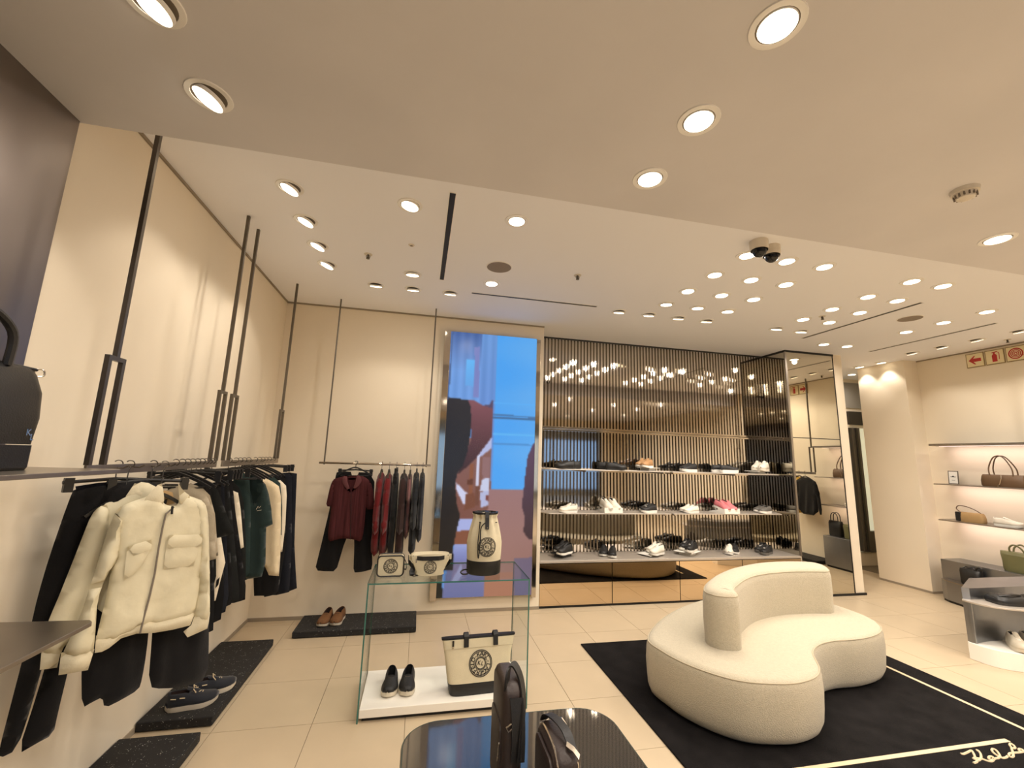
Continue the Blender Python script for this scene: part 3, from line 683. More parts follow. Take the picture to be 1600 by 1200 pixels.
wedge('small white riser under the white runners', 4.95, 5.54, 1.66, 1.9, h=.04, flat=True, d=.28)
pair('chunky white runners at the right end of the upper shelf', 5.0, 5.53, 1.70, 2.1, gap=.13, off=-.05, upper='shoe_white', sole='shoe_white', lace='white', h=.11, st=.035)
# lower floating shelf
pair('plain white sneakers at the left end of the lower shoe shelf', 1.98, 5.52, 1.10, 1.85, gap=.125, off=-.05, upper='shoe_white', sole='white', lace='white', h=.075)
wedge('white tilted riser under the white pair facing forward', 2.56, 5.53, 1.10, PI, w=.26)
pair('white sneakers facing forward on a riser', 2.57, 5.515, 1.148, PI+.10, gap=.125, pitchx=-.22, upper='shoe_white', sole='white', lace='white', h=.09)
pair('black canvas sneakers with white soles on the lower shelf', 3.14, 5.53, 1.10, 1.9, gap=.125, off=-.05, upper='shoe_black', sole='white', lace='white', st=.036, h=.08)
pair('plain white sneakers at the middle of the lower shelf', 3.78, 5.53, 1.10, 1.85, gap=.115, off=-.03, upper='shoe_white', sole='white', lace='white', h=.075)
wedge('white tilted riser under the pink pair', 4.34, 5.53, 1.10, PI+.15, w=.28)
pair('pink sneakers facing forward', 4.35, 5.515, 1.148, PI+.15, gap=.125, pitchx=-.22, upper='shoe_pink', sole='white', lace='shoe_pink', h=.085)
pair('dark grey slip-ons with white soles on the lower shelf', 4.99, 5.53, 1.10, 1.95, gap=.125, off=-.05, upper='shoe_grey', sole='white', slip=2, h=.075, st=.034)
# bench
wedge('black riser under the black sneakers on the bench', 1.90, 5.50, .55, 2.15, h=.045, m='black', flat=True)
pair('black sneakers with white soles at the left end of the bench', 1.90, 5.49, .595, 2.15, gap=.13, off=-.05, pitchx=0, upper='shoe_black', sole='white', lace='shoe_black', h=.10)
pair('black sneakers turned right on the bench', 2.52, 5.48, .55, PI-.5, gap=.125, off=-.02, upper='shoe_black', sole='white', lace='shoe_black', h=.09)
wedge('flat white plate under the white sneakers on the bench', 3.14, 5.49, .55, 2.0, h=.02, flat=True)
pair('white low sneakers on the bench', 3.21, 5.48, .572, 2.0, gap=.13, off=-.06, upper='shoe_white', sole='white', lace='white', h=.10)
wedge('white riser under the black and white runners', 3.70, 5.49, .55, 2.15, h=.045, w=.26, flat=True)
pair('black and white runners on a riser', 3.71, 5.48, .598, 2.15, gap=.13, off=-.05, upper='shoe_black', sole='white', lace='white', h=.105, st=.036)
shoe('left shoe of the odd pair on the bench, plain white', (4.35, 5.47, .55), 2.4, -1, upper='shoe_white', sole='white', lace='white', h=.09)
shoe('right shoe of the odd pair on the bench, black with white sole', (4.47, 5.52, .55), 2.4, 1, upper='shoe_black', sole='white', lace='shoe_black', h=.09)
pair('black strappy trainers with grey soles at the right bench end', 4.92, 5.48, .55, 2.0, gap=.125, off=-.06, upper='shoe_black', sole='shoe_grey', lace='white', h=.085, st=.034)

# ================================================================== RUG AND OTTOMAN
RX0, RX1, RY0, RY1 = 1.67, 4.56, 2.14, 4.27
t = thing('area_rug', 'large black rug with a cream border line and signature under the ottoman', 'rug', ((RX0+RX1)/2, (RY0+RY1)/2, 0))
G().box(RX0, RX1, RY0, RY1, .0, .012).build('pile', 'rug', t, bevel=.004)
lx0, lx1, ly0, ly1, lw = RX0+.27, 4.31, 2.44, RY1-.27, .032
G().box(RX0+.02, 4.02, ly0-lw/2, ly0+lw/2, .011, .0135).box(lx1-lw/2, lx1+lw/2, ly0-.02, ly1, .011, .0135).build('border_line', 'rugline', t)
def onfloor(x, y, z):
    r = ray(x, y); k = (z-EYE.z)/r.z; q = EYE+r*k; return (q.x, q.y, z)
sg = G(); zs = 13.333
for st_ in ([(280, 640), (340, 645), (420, 610), (500, 575), (545, 620), (585, 720), (620, 800), (545, 835)], [(600, 565), (650, 580), (695, 640), (705, 720), (660, 775), (600, 770), (545, 735), (600, 735), (650, 740), (720, 750), (860, 795), (940, 790), (970, 735), (930, 700), (870, 705), (870, 745), (930, 770), (1000, 740), (1050, 735)],
            [(1050, 735), (1100, 690), (1060, 610), (1000, 555), (940, 540), (935, 580), (990, 640), (1080, 700), (1150, 730), (1230, 715), (1250, 690)], [(1340, 510), (1300, 450), (1330, 430), (1390, 470), (1415, 510), (1380, 530), (1340, 520), (1370, 620), (1375, 690), (1330, 710), (1285, 670), (1300, 635), (1400, 620), (1530, 610), (1590, 580), (1540, 545), (1490, 545), (1520, 590), (1600, 600), (1680, 590)]):
    pts = [onfloor(1480+x/zs, 1130+y/zs, .0128) for x, y in st_]; sg.tube(catmull(pts, 5), .0065, 6)
sg.build('signature', 'rugline', t)

OUT = [(1.87, 3.36), (1.865, 3.12), (1.92, 2.93), (2.02, 2.77), (2.14, 2.66), (2.30, 2.60), (2.50, 2.575), (2.70, 2.62), (2.84, 2.71), (2.94, 2.83), (3.04, 2.95), (3.20, 3.05), (3.40, 3.10), (3.62, 3.10), (3.82, 3.13), (4.01, 3.20), (4.16, 3.31), (4.25, 3.46), (4.28, 3.66), (4.24, 3.92), (4.08, 4.13), (3.80, 4.26), (3.45, 4.28), (3.02, 4.18), (2.58, 3.98), (2.17, 3.69)]
def inset(poly, d):
    n = len(poly); r = []
    for i in range(n):
        a = Vector(poly[i-1]); b_ = Vector(poly[(i+1) % n]); tn = (b_-a).normalized(); r.append((poly[i][0]-tn.y*d, poly[i][1]+tn.x*d))
    return r
ol = c2(OUT, 5)
t = thing('ottoman', 'curved cream ottoman with an arched backrest on the black rug', 'ottoman', (3.1, 3.4, .012))
prof = [(.10, .022), (.055, .022), (.025, .045), (.006, .09), (0, .16), (-.006, .27), (.0, .36), (.008, .392), (.028, .412), (.06, .420), (.2, .424)]
rings = [[(x, y, z) for x, y in inset(ol, d)] for d, z in prof]
g = G(); g.loft(rings, cap=False); n = len(ol)
g.f.append(tuple(range(n-1, -1, -1))); k0 = (len(prof)-1)*n; g.f.append(tuple(k0+i for i in range(n)))
seat = g.build('seat', 'boucle', t, smooth=True, angle=60)
G().tube([(x, y, .399) for x, y in inset(ol, .010)], .0045, 6, closed=True).build('seam', 'seam', seat)
inner = [(2.47, 3.03), (2.56, 3.18), (2.70, 3.30), (2.90, 3.44), (3.08, 3.53), (3.29, 3.59), (3.53, 3.62), (3.75, 3.61), (3.93, 3.59)]
outer = [(4.03, 3.66), (4.07, 3.76), (4.04, 3.86), (3.92, 3.91), (3.72, 3.93), (3.45, 3.905), (3.20, 3.83), (2.90, 3.70), (2.65, 3.54), (2.45, 3.38), (2.32, 3.25), (2.26, 3.14), (2.29, 3.05), (2.38, 3.01)]
bl = c2(inner+outer, 4)
prof = [(.0, .40), (.0, .45), (-.006, .60), (-.004, .74), (.004, .785), (.018, .812), (.045, .828), (.09, .834)]
rings = [[(x, y, z) for x, y in inset(bl, d)] for d, z in prof]; g = G(); g.loft(rings)
bk = g.build('backrest', 'boucle', t, smooth=True, angle=60)
G().tube([(x, y, .797) for x, y in inset(bl, .008)], .004, 6, closed=True).build('seam', 'seam', bk)

# ================================================================== LOGO ROUNDEL (flat print)
def roundel(R, F, name, parent, m='print', local=False):
    """F maps (x, y) of the print, radius R, onto the cloth"""
    g = G()
    def ann(r0, r1, n=48):
        b = len(g.v)
        for i in range(n):
            a = 2*PI*i/n; g.v.append(F(r0*math.cos(a), r0*math.sin(a))); g.v.append(F(r1*math.cos(a), r1*math.sin(a)))
        for i in range(n): j = (i+1) % n; g.f.append((b+2*i, b+2*i+1, b+2*j+1, b+2*j))
    ann(R*.93, R); ann(R*.84, R*.895); ann(R*.46, R*.505); ann(R*.37, R*.435)
    txt = '\u00b7KARL\u00b7LAGERFELD'; n = len(txt)
    for i, ch in enumerate(txt):
        a = PI/2+math.radians(40)-(2*PI)*(i-.0)/n
        vs, fs = text_tris('-' if ch == '\u00b7' else ch, R*.43); rr = R*.675; b = len(g.v)
        for x, y in vs:
            lx, ly = x*1.15, y; ang = a-PI/2; px_ = math.cos(ang)*lx-math.sin(ang)*ly; py_ = math.sin(ang)*lx+math.cos(ang)*ly
            g.v.append(F(rr*math.cos(a)+px_, rr*math.sin(a)+py_))
        g.f += [tuple(b+q for q in f) for f in fs]
    for ch, dx, dy in (('K', -.13*R, .02*R), ('L', .15*R, -.03*R)):
        vs, fs = text_tris(ch, R*.42); b = len(g.v)
        g.v += [F(x*.95+y*.18+dx, y+dy) for x, y in vs]; g.f += [tuple(b+q for q in f) for f in fs]
    return g.build(name, m, parent, local=local)

# ================================================================== GLASS CASE
GX0, GX1, GY0, GY1, GZ = -.295, .885, 3.315, 3.86, .885; gt = .010
t = thing('glass_case', 'clear glass bridge case standing over a low white plinth', 'display case', ((GX0+GX1)/2, (GY0+GY1)/2, 0))
G().box(GX0, GX1, GY0, GY1, GZ-gt, GZ).build('top_pane', 'glass', t)
for x in (GX0, GX1-gt):
    p_ = G().box(x, x+gt, GY0, GY1, .0, GZ-gt).build('side_pane', 'glass', t)
    G().box(x, x+gt, GY0-.001, GY0, .0, GZ-gt).build('pane_edge', 'gedge', p_); G().box(x, x+gt, GY1, GY1+.001, .0, GZ-gt).build('pane_edge', 'gedge', p_)
G().box(GX0, GX1, GY0-.001, GY0, GZ-gt, GZ).box(GX0, GX1, GY1, GY1+.001, GZ-gt, GZ).box(GX0-.001, GX0, GY0, GY1, GZ-gt, GZ).box(GX1, GX1+.001, GY0, GY1, GZ-gt, GZ).build('top_edge', 'gedge', t)
t = thing('plinth', 'low white lacquered plinth on a black foot inside the glass case', 'plinth', ((GX0+GX1)/2, (GY0+GY1)/2, 0))
G().box(GX0+.03, GX1-.03, GY0+.03, GY1-.03, 0, .028).build('foot', 'black', t)
G().box(GX0+.012, GX1-.012, GY0+.004, GY1-.004, .028, .082).build('slab', 'white', t, bevel=.003)
PZ = .082
pair('black slip-ons with white soles inside the glass case', -.035, 3.56, PZ, PI-.05, gap=.135, L=.285, upper='shoe_black', sole='shoe_offwhite', slip=1, h=.075, st=.034)

# canvas tote in the case
def tote(label, loc, rz, wb, wt, dpt, h, body, base, bh, fn=None):
    t = thing('tote_bag', label, 'bag', loc, rz)
    def ring(f, z, k=1.): 
        w = wb+(wt-wb)*f; d = dpt*(1-f)+dpt*.25*f; r = []
        for i in range(32):
            a = 2*PI*i/32; c, s = math.cos(a), math.sin(a); e = .35
            r.append((w/2*k*math.copysign(abs(c)**e, c), d/2*k*math.copysign(abs(s)**e, s), z))
        return r
    G().loft([ring(0, 0, .97), ring(0, .006), ring(bh/h, bh)]).build('base_panel', base, t, local=True, smooth=True)
    G().loft([ring(bh/h, bh, .995), ring(.3, h*.3, .998), ring(.55, h*.55, .985), ring(.8, h*.8, .99), ring(.97, h*.97)]).build('body', body, t, local=True, smooth=True)
    G().loft([ring(.965, h*.965, 1.015), ring(1, h, 1.015), ring(1, h, .9)]).build('zip_rim', 'leather', t, local=True, smooth=True)
    return t, ring
tt, rg = tote('cream canvas tote with black base and round logo inside the glass case', (.535, 3.47, PZ), .06, .42, .56, .17, .37, 'canvas', 'leather', .075)
def face(x, z, wb=.42, wt=.56, d=.17, h=.37): return -(d*(1-z/h)+d*.25*z/h)/2-.003
roundel(.088, lambda x, y: (x+.01, face(x, .195+y), .195+y), 'round_logo', tt, local=True)
for x in (-.10, .125):
    G().strap([(x, face(0, .305)-.002, .305), (x, face(0, .34)-.003, .345), (x, -.028, .375), (x, -.018, .395), (x, .0, .395), (x, .02, .375), (x, .035, .33)], .036, .005, (1, 0, 0)).build('strap', 'leather', tt, local=True)
G().box(-.205, -.192, -.036, -.032, .315, .355).build('zip_pull', 'leather', tt, local=True); G().box(-.203, -.194, -.037, -.033, .300, .316).build('zip_tip', 'silver', tt, local=True)
G().box(-.26, .26, -.042, -.0405, .300, .3025).build('stitch_line', 'seam', tt, local=True)

# camera bag
t = thing('camera_bag', 'small boxy cream canvas bag with black piping and round logo on the glass top', 'bag', (-.155, 3.50, GZ+.006), .03)
def rr(w, h, r, n=5):
    P = []
    for cx, cz, a0 in ((w/2-r, h-r, 0), (-w/2+r, h-r, PI/2), (-w/2+r, r, PI), (w/2-r, r, 1.5*PI)):
        P += [(cx+r*math.cos(a0+PI/2*i/n), cz+r*math.sin(a0+PI/2*i/n)) for i in range(n+1)]
    return P
xz = lambda a, b, c: (a, c, b)
G().prism(rr(.190, .145, .028), -.038, .038, xz).build('body', 'canvas', t, local=True, bevel=.004)
for y in (-.039, .039): G().tube([(a, y, b) for a, b in rr(.190, .145, .028)], .0055, 8, closed=True).build('piping', 'leather', t, local=True, smooth=True)
G().tube([(-.085, 0, .148), (.085, 0, .148)], .004, 6).build('zipper', 'silver', t, local=True)
roundel(.052, lambda x, y: (x, -.0395, .072+y), 'round_logo', t, local=True)
G().strap([(.100, 0, .11), (.113, .01, .08), (.118, .025, .045), (.115, .055, .022), (.09, .09, .020)], .03, .004, (0, 1, 0)).build('strap', 'leather', t, local=True)

# belt bag
t = thing('belt_bag', 'cream canvas belt bag with a black zip and round logo on the glass top', 'bag', (.137, 3.52, GZ+.003), .03)
prof = [(-.092, 0), (.092, 0), (.105, .03), (.130, .085), (.148, .120), (.140, .150), (.06, .158), (-.06, .158), (-.140, .150), (-.148, .120), (-.130, .085), (-.105, .03)]
def belt(k, y, zz=0): return [(a*k, y, b*(.97 if k < 1 else 1)+zz) for a, b in c2(prof, 3)]
G().loft([belt(.93, .045), belt(1, .03), belt(1, -.03), belt(.95, -.048), belt(.80, -.054)]).build('body', 'canvas', t, local=True, smooth=True)
G().strap([(-.135, -.046, .130), (-.06, -.058, .124), (.06, -.058, .124), (.135, -.046, .132)], .030, .006, (0, 0, 1)).build('zip_band', 'leather', t, local=True)
G().tube([(-.115, -.050, .125), (.115, -.050, .127)], .0025, 6).build('zipper', 'silver', t, local=True)
G().box(-.112, -.104, -.056, -.052, .095, .124).build('zip_pull', 'silver', t, local=True)
roundel(.048, lambda x, y: (x, -.0555, .060+y), 'round_logo', t, local=True)
for s_, nm in ((-1, 'strap'), (1, 'strap')):
    G().strap([(s_*.145, 0, .128), (s_*.165, .01, .118), (s_*.160, .03, .085), (s_*.135, .05, .05), (s_*.11, .07, .024)], .036, .005, (0, .3, 1)).build('strap', 'leather', t, local=True)
    G().box(s_*.150-.012, s_*.150+.012, -.012, .012, .105, .142).build('strap_tab', 'canvas', t, local=True)
G().strap([(-.12, -.0, .06), (-.135, -.02, .03), (-.13, -.04, .006), (-.10, -.055, .004)], .04, .012, (1, .3, 0)).build('buckle_strap', 'leather', t, local=True)
G().box(-.122, -.108, -.07, -.05, .004, .014).build('buckle', 'silver', t, local=True)

# bucket bag
t = thing('bucket_backpack', 'cream canvas drawstring bucket bag with black base and round logo on the glass top', 'bag', (.558, 3.53, GZ), 0)
def bring(r, z, fl=0, ph=0): return [((r*(1+fl*math.sin(9*a+ph)))*math.cos(a), (r*(1+fl*math.sin(9*a+ph)))*math.sin(a)*.82, z) for a in [2*PI*i/54 for i in range(54)]]
G().loft([bring(.128, 0), bring(.135, .008), bring(.136, .105)]).build('base_panel', 'leather', t, local=True, smooth=True)
G().loft([bring(.1345, .104), bring(.138, .16, .004), bring(.140, .235, .008), bring(.130, .29, .02), bring(.112, .35, .07), bring(.094, .405, .12), bring(.086, .43, .14), bring(.098, .452, .10)]).build('body', 'canvas', t, local=True, smooth=True)
G().loft([bring(.098, .450, .07), bring(.100, .466, .07), bring(.088, .468, .07), bring(.080, .44, .07)]).build('rim', 'leather', t, local=True, smooth=True)
def wrap(R0): return lambda x, y: (R0*math.sin(x/R0), -.82*R0*math.cos(x/R0)-.004, .232+y)
roundel(.073, (lambda x, y: (.142*math.sin((x+.005)/.142), -.82*.142*math.cos((x+.005)/.142)-.003, .215+y)), 'round_logo', t, local=True)
G().strap([(.0, -.02, .475), (.0, -.085, .470), (.0, -.095, .43), (0, -.100, .39), (0, -.108, .345)], .030, .006, (1, 0, 0)).build('flap_strap', 'leather', t, local=True)
G().lathe([(.005, -.002), (.005, .003)], 10, (0, 0, 0)).build('stud', 'silver', t, local=True).location = (0, -.112, .358)
for x_ in (-.055, .075):
    G().lathe([(.008, -.003), (.008, .003)], 12).build('eyelet', 'leather', t, local=True).location = (x_, -.088, .395)
G().tube(catmull([(-.055, -.092, .395), (-.062, -.105, .33), (-.070, -.122, .25), (-.068, -.122, .17), (-.062, -.122, .135), (-.058, -.124, .17), (-.052, -.120, .26), (-.045, -.100, .36), (0, -.09, .40)], 5), .0042, 6).build('drawstring', 'leather', t, local=True)
G().tube(catmull([(-.12, -.02, .03), (-.165, -.05, .035), (-.185, -.06, .02), (-.165, -.07, .008), (-.13, -.06, .008)], 5), .006, 6).build('shoulder_strap', 'leather', t, local=True)

# ================================================================== SMOKED TABLE AND ITS BAGS
TZ = .68; tx0, tx1, ty0, ty1 = .012, .900, 1.10, 2.035
t = thing('smoked_table', 'low table with a rounded smoked mirror glass top in the foreground', 'table', ((tx0+tx1)/2, (ty0+ty1)/2, 0))
R_ = .15; P = []
for cx, cy, a0 in ((tx1-R_, ty1-R_, 0), (tx0+R_, ty1-R_, PI/2), (tx0+R_, ty0+R_, PI), (tx1-R_, ty0+R_, 1.5*PI)):
    P += [(cx+R_*math.cos(a0+PI/2*i/10), cy+R_*math.sin(a0+PI/2*i/10)) for i in range(11)]
G().prism(P, TZ-.014, TZ).build('top', 'smoke', t, bevel=.002)
G().tube([(x, y, TZ-.007) for x, y in P], .0072, 6, closed=True).build('rim', 'smokeedge', t, smooth=True)
G().prism([((x-(tx0+tx1)/2)*.72+(tx0+tx1)/2, (y-(ty0+ty1)/2)*.72+(ty0+ty1)/2) for x, y in P], .03, TZ-.014).build('pedestal', 'steel', t)
G().prism([((x-(tx0+tx1)/2)*.78+(tx0+tx1)/2, (y-(ty0+ty1)/2)*.78+(ty0+ty1)/2) for x, y in P], 0, .03).build('foot', 'black', t)

def slab_bag(g, x0, x1, y0, y1, z0, z1, r, n=6):
    """rounded slab standing on edge: profile in the Y-Z plane, thickness along X, soft edges"""
    def pr(k):
        Y0, Y1, Z0, Z1, rr_ = y0+k, y1-k, z0+k*.4, z1-k, max(.004, r-k); Q = []
        for cy, cz, a0 in ((Y1-rr_, Z1-rr_, 0), (Y0+rr_, Z1-rr_, PI/2), (Y0+.02, Z0+.02, PI), (Y1-.02, Z0+.02, 1.5*PI)):
            q = rr_ if a0 < 3 else .02
            Q += [(cy+q*math.cos(a0+PI/2*i/n), cz+q*math.sin(a0+PI/2*i/n)) for i in range(n+1)]
        return Q
    e = (x1-x0)*.25
    g.loft([[(x, y, z) for y, z in pr(k)] for x, k in ((x0, .018), (x0+e*.5, .005), (x0+e, 0), (x1-e, 0), (x1-e*.5, .005), (x1, .018))][::-1]); return g
# tall crossbody seen edge-on
t = thing('crossbody_bag', 'tall dark brown bag standing edge-on on the smoked table', 'bag', (.367, 1.62, TZ))
slab_bag(G(), .333, .404, 1.56, 1.76, TZ, 1.030, .05).build('body', 'brownleather', t, smooth=True)
slab_bag(G(), .326, .336, 1.58, 1.74, TZ+.002, .90, .03).build('front_pocket', 'brownleather', t, smooth=True)
G().strap(catmull([(.352, 1.60, .985), (.350, 1.585, 1.03), (.360, 1.60, 1.068), (.382, 1.62, 1.066), (.402, 1.60, 1.03), (.406, 1.565, .97), (.398, 1.553, .88), (.392, 1.55, .80)], 5), .040, .006, (.5, .86, 0)).build('strap', 'leather', t)
G().strap(catmull([(.378, 1.556, .99), (.384, 1.548, .93), (.386, 1.546, .86), (.386, 1.55, .80)], 5), .046, .006, (1, 0, 0)).build('handle', 'leather', t)
G().tube([(.345, 1.552, .905), (.362, 1.550, .917), (.368, 1.549, .905), (.352, 1.551, .892)], .0028, 6, closed=True).tube([(.370, 1.549, .905), (.376, 1.548, .915), (.376, 1.548, .895)], .004, 6).build('buckle', 'silver', t)
G().tube([(.322, 1.57, .80), (.322, 1.555, .86)], .003, 6).build('zip_pull', 'silver', t)
# second bag, lower, zipped, tipped open
t = thing('shoulder_bag', 'dark brown zipped bag with silver pulls beside the tall bag on the smoked table', 'bag', (.56, 1.58, TZ))
slab_bag(G(), .474, .566, 1.42, 1.64, TZ, .885, .045).build('body', 'brownleather', t, smooth=True)
slab_bag(G(), .462, .478, 1.44, 1.62, TZ, .855, .03).build('front_pocket', 'brownleather', t, smooth=True)
for x in (.484, .550):
    G().tube(catmull([(x, 1.415, .72), (x, 1.420, .83), (x, 1.445, .872), (x, 1.49, .888), (x, 1.58, .888), (x, 1.625, .865)], 5), .0036, 6).build('zipper', 'silver', t)
G().strap(catmull([(.496, 1.62, .882), (.502, 1.60, .908), (.522, 1.55, .915), (.536, 1.49, .908), (.540, 1.445, .880)], 5), .030, .005, (1, .2, 0)).build('handle', 'leather', t)
G().strap([(.522, 1.455, .897), (.538, 1.435, .892), (.552, 1.42, .878)], .017, .004, (.5, .8, .3)).build('zip_pull', 'silver', t)
G().strap([(.474, 1.42, .84), (.470, 1.425, .80), (.468, 1.43, .76)], .014, .003, (0, 1, 0)).build('zip_pull', 'silver', t)
G().tube([(.540, 1.60, .890), (.552, 1.59, .895), (.562, 1.575, .883), (.568, 1.57, .865)], .004, 6).build('strap_ring', 'silver', t)

# ================================================================== FLOOR MATS ALONG THE WALLS
for x0, x1, y0, y1, lab in ((XL+.008, -1.205, 3.43, 4.63, 'long speckled black rubber mat under the navy shoes by the left wall'), (XL+.008, -1.205, 2.06, 3.275, 'nearest speckled black rubber mat by the left wall, cut by the picture edge'), (-1.085, .085, 4.765, 5.21, 'speckled black rubber mat along the back wall under the tan shoes')):
    t = thing('rubber_mat', lab, 'mat', ((x0+x1)/2, (y0+y1)/2, 0)); G().box(x0, x1, y0, y1, .006, .062).build('slab', 'mat', t, bevel=.006); G().box(x0+.02, x1-.02, y0+.02, y1-.02, 0, .006).build('foot', 'black', t)
MT['boatnavy'] = mat('navy_suede', (18, 22, 32), .85, sheen=.2); MT['boatsole'] = mat('boat_sole', (206, 196, 178), .6); MT['boattan'] = mat('tan_suede', (104, 68, 36), .85, var=.12, vscale=30)
MT['darkbrown'] = mat('dark_brown_lining', (44, 28, 24), .7)
shoe('near shoe of the navy boat pair with white laces on the long mat', (-1.40, 3.585, .062), -1.28, -1, L=.295, upper='boatnavy', sole='boatsole', lining='darkbrown', lace='rugline', h=.082, st=.032, cuff=True)
shoe('far shoe of the navy boat pair with white laces on the long mat', (-1.345, 3.735, .062), -1.05, 1, L=.295, upper='boatnavy', sole='boatsole', lining='darkbrown', lace='rugline', h=.082, st=.032, cuff=True)
shoe('left-hand tan suede shoe on the back wall mat', (-.835, 4.98, .062), PI-.12, 1, L=.29, upper='boattan', sole='boatsole', lining='darkbrown', slip=2, h=.085, st=.026)
shoe('right-hand tan suede shoe on the back wall mat', (-.705, 4.99, .062), PI-.12, -1, L=.29, upper='boattan', sole='boatsole', lining='darkbrown', slip=2, h=.085, st=.026)

# ================================================================== LEFT FOREGROUND SHELVES AND BAG
for z, lab in ((1.70, 'upper steel wall shelf at the left edge, carrying the black bag'), (1.135, 'lower steel wall shelf at the left edge, in front of the jacket cuffs')):
    t = thing('wall_shelf', lab, 'shelf', (-1.4, 1.3, z-.02)); G().prism([(XL+.03, .5), (-1.165, .5), (-1.165, 2.02), (-1.185, 2.04), (XL+.03, 2.06)], z-.016, z).build('shelf_plate', 'steel', t, bevel=.002); G().box(XL+.03, XL+.045, .5, 2.05, z-.05, z-.016).build('wall_bracket', 'steel', t)
t = thing('black_bag', 'tall black leather bag with a round handle on the upper left shelf', 'bag', (-1.39, 1.75, 1.70))
bx0, bx1, by0, by1, bz = -1.47, -1.315, 1.42, 1.83, 1.70
def bb(k, z, lean=0): return [(bx0+k+.0, by0, z), (bx1-k, by0, z), (bx1-k, by1-.03, z), (bx1-k-.02, by1+lean, z), (bx0+k+.02, by1+lean, z), (bx0+k, by1-.03, z)]
G().loft([bb(.006, bz), bb(0, bz+.01), bb(0, bz+.085)]).build('base_panel', 'leather', t, smooth=True, angle=30)
G().loft([bb(.004, bz+.088), bb(.002, bz+.18, .01), bb(.012, bz+.27, .012), bb(.045, bz+.335, .02), bb(.060, bz+.355, .02)]).build('body', 'leather', t, smooth=True, angle=30)
G().tube([((bx0+bx1)/2, by0, bz+.357), ((bx0+bx1)/2, by1+.03, bz+.357)], .006, 8).build('zipper', 'leather', t)
G().tube(catmull([((bx0+bx1)/2, by1+.025, bz+.357), ((bx0+bx1)/2+.01, by1+.045, bz+.36), ((bx0+bx1)/2+.012, by1+.048, bz+.34), ((bx0+bx1)/2, by1+.03, bz+.335)], 4, True), .003, 6, closed=True).build('zip_ring', 'silver', t)
G().tube(catmull([((bx0+bx1)/2+.02, 1.50, bz+.35), ((bx0+bx1)/2+.03, 1.515, bz+.46), ((bx0+bx1)/2+.03, 1.60, bz+.515), ((bx0+bx1)/2+.03, 1.70, bz+.46), ((bx0+bx1)/2+.02, 1.72, bz+.35)], 6), .013, 8).build('handle', 'leather', t, smooth=True)
g = G(); 
for ch, dy, dz in (('K', -.008, .010), ('L', .008, -.006)):
    vs, fs = text_tris(ch, .030); b = len(g.v); g.v += [(bx1+.002, 1.785-.0+y_*0+x_+dy, bz+.118+y_+dz) for x_, y_ in vs]; g.f += [tuple(b+q for q in f) for f in fs]
g.build('metal_monogram', 'silver', t)

# ================================================================== CLOTHES RAILS
RX = -1.38
def rail_left(label, ya, yb, hooks):
    t = thing('clothes_rail', label, 'clothes rail', (RX, (ya+yb)/2, 1.66))
    G().box(RX-.006, RX+.006, ya, yb, 1.662, 1.706).build('rail_bar', 'steel', t, bevel=.0015)
    for y in (ya+.055, yb-.055):
        w = .055
        G().box(RX-.010, RX+.010, y-w, y-w+.02, 1.706, 2.17).box(RX-.010, RX+.010, y+w-.02, y+w, 1.706, 2.17).box(RX-.010, RX+.010, y-w, y+w, 2.17, 2.19).build('stirrup', 'rod', t)
        G().box(RX-.010, RX+.010, y-.010, y+.010, 2.19, ZC).build('drop_rod', 'rod', t)
    for y in hooks: G().tube([(RX+.006, y, 1.69), (RX+.03, y, 1.688), (RX+.05, y, 1.70)], .004, 6).build('peg', 'rod', t)
rail_left('steel clothes rail with stirrup hangers nearer the viewer on the left wall', 2.17, 3.37, (2.36, 2.48, 2.62, 2.76))
rail_left('steel clothes rail with stirrup hangers farther along the left wall', 3.46, 4.70, (3.62, 3.9, 4.2))
t = thing('clothes_rail', 'round nickel clothes rail hung from two thin rods on the back wall', 'clothes rail', (-.45, 4.99, 1.66))
G().tube([(-1.05, 4.99, 1.669), (.135, 4.99, 1.669)], .0125, 10).build('rail_bar', 'chrome', t, smooth=True)
for x in (-1.0, .085): G().tube([(x, 4.99, 1.65), (x, 4.99, ZC)], .008, 8).build('drop_rod', 'rod', t, smooth=True)

# ------------------------------------------------------------------ hangers
def hanger(label, c, d, ztop, clip=False, w=.40, rail_z=1.70, plane=None):
    """c = hook point in plan, d = unit direction of the shoulder bar, ztop = height of the neck"""
    d = Vector((d[0], d[1], 0)).normalized(); n = Vector((d.y, -d.x, 0)); c = Vector((c[0], c[1], 0))
    t = thing('clothes_hanger', label, 'hanger', (c.x, c.y, ztop))
    q = lambda s, z, k=0: tuple(c+d*s+n*k+Vector((0, 0, z)))
    hk = [q(0, ztop)]+[q(0, rail_z-.02)]+[q(.018*math.sin(a), rail_z+.004-.018*math.cos(a)-.0) for a in (.9, 1.7, 2.5, 3.3, 4.0)]
    G().tube(catmull(hk, 3), .0026, 6).build('hook', 'hookmetal', t, smooth=True)
    if clip:
        G().tube([q(-w/2, ztop-.012), q(0, ztop), q(w/2, ztop-.012)], .008, 8).build('bar', 'plastic', t, smooth=True)
        for s in (-w/2+.02, w/2-.02):
            g = G(); g.loft([[q(s-.016, z, -.012), q(s+.016, z, -.012), q(s+.016, z, .012), q(s-.016, z, .012)] for z in (ztop-.055, ztop+.008)]); g.build('clip', 'plastic', t)
    else:
        pts = catmull([q(-w/2, ztop-.085), q(-w*.32, ztop-.045), q(-w*.1, ztop-.008), q(0, ztop), q(w*.1, ztop-.008), q(w*.32, ztop-.045), q(w/2, ztop-.085)], 4)
        G().strap(pts, .018, .014, n).build('arms', 'plastic', t)
        G().tube([q(-w*.40, ztop-.085), q(w*.40, ztop-.085)], .004, 6).build('crossbar', 'plastic', t)
    return t
Z3 = 3.159
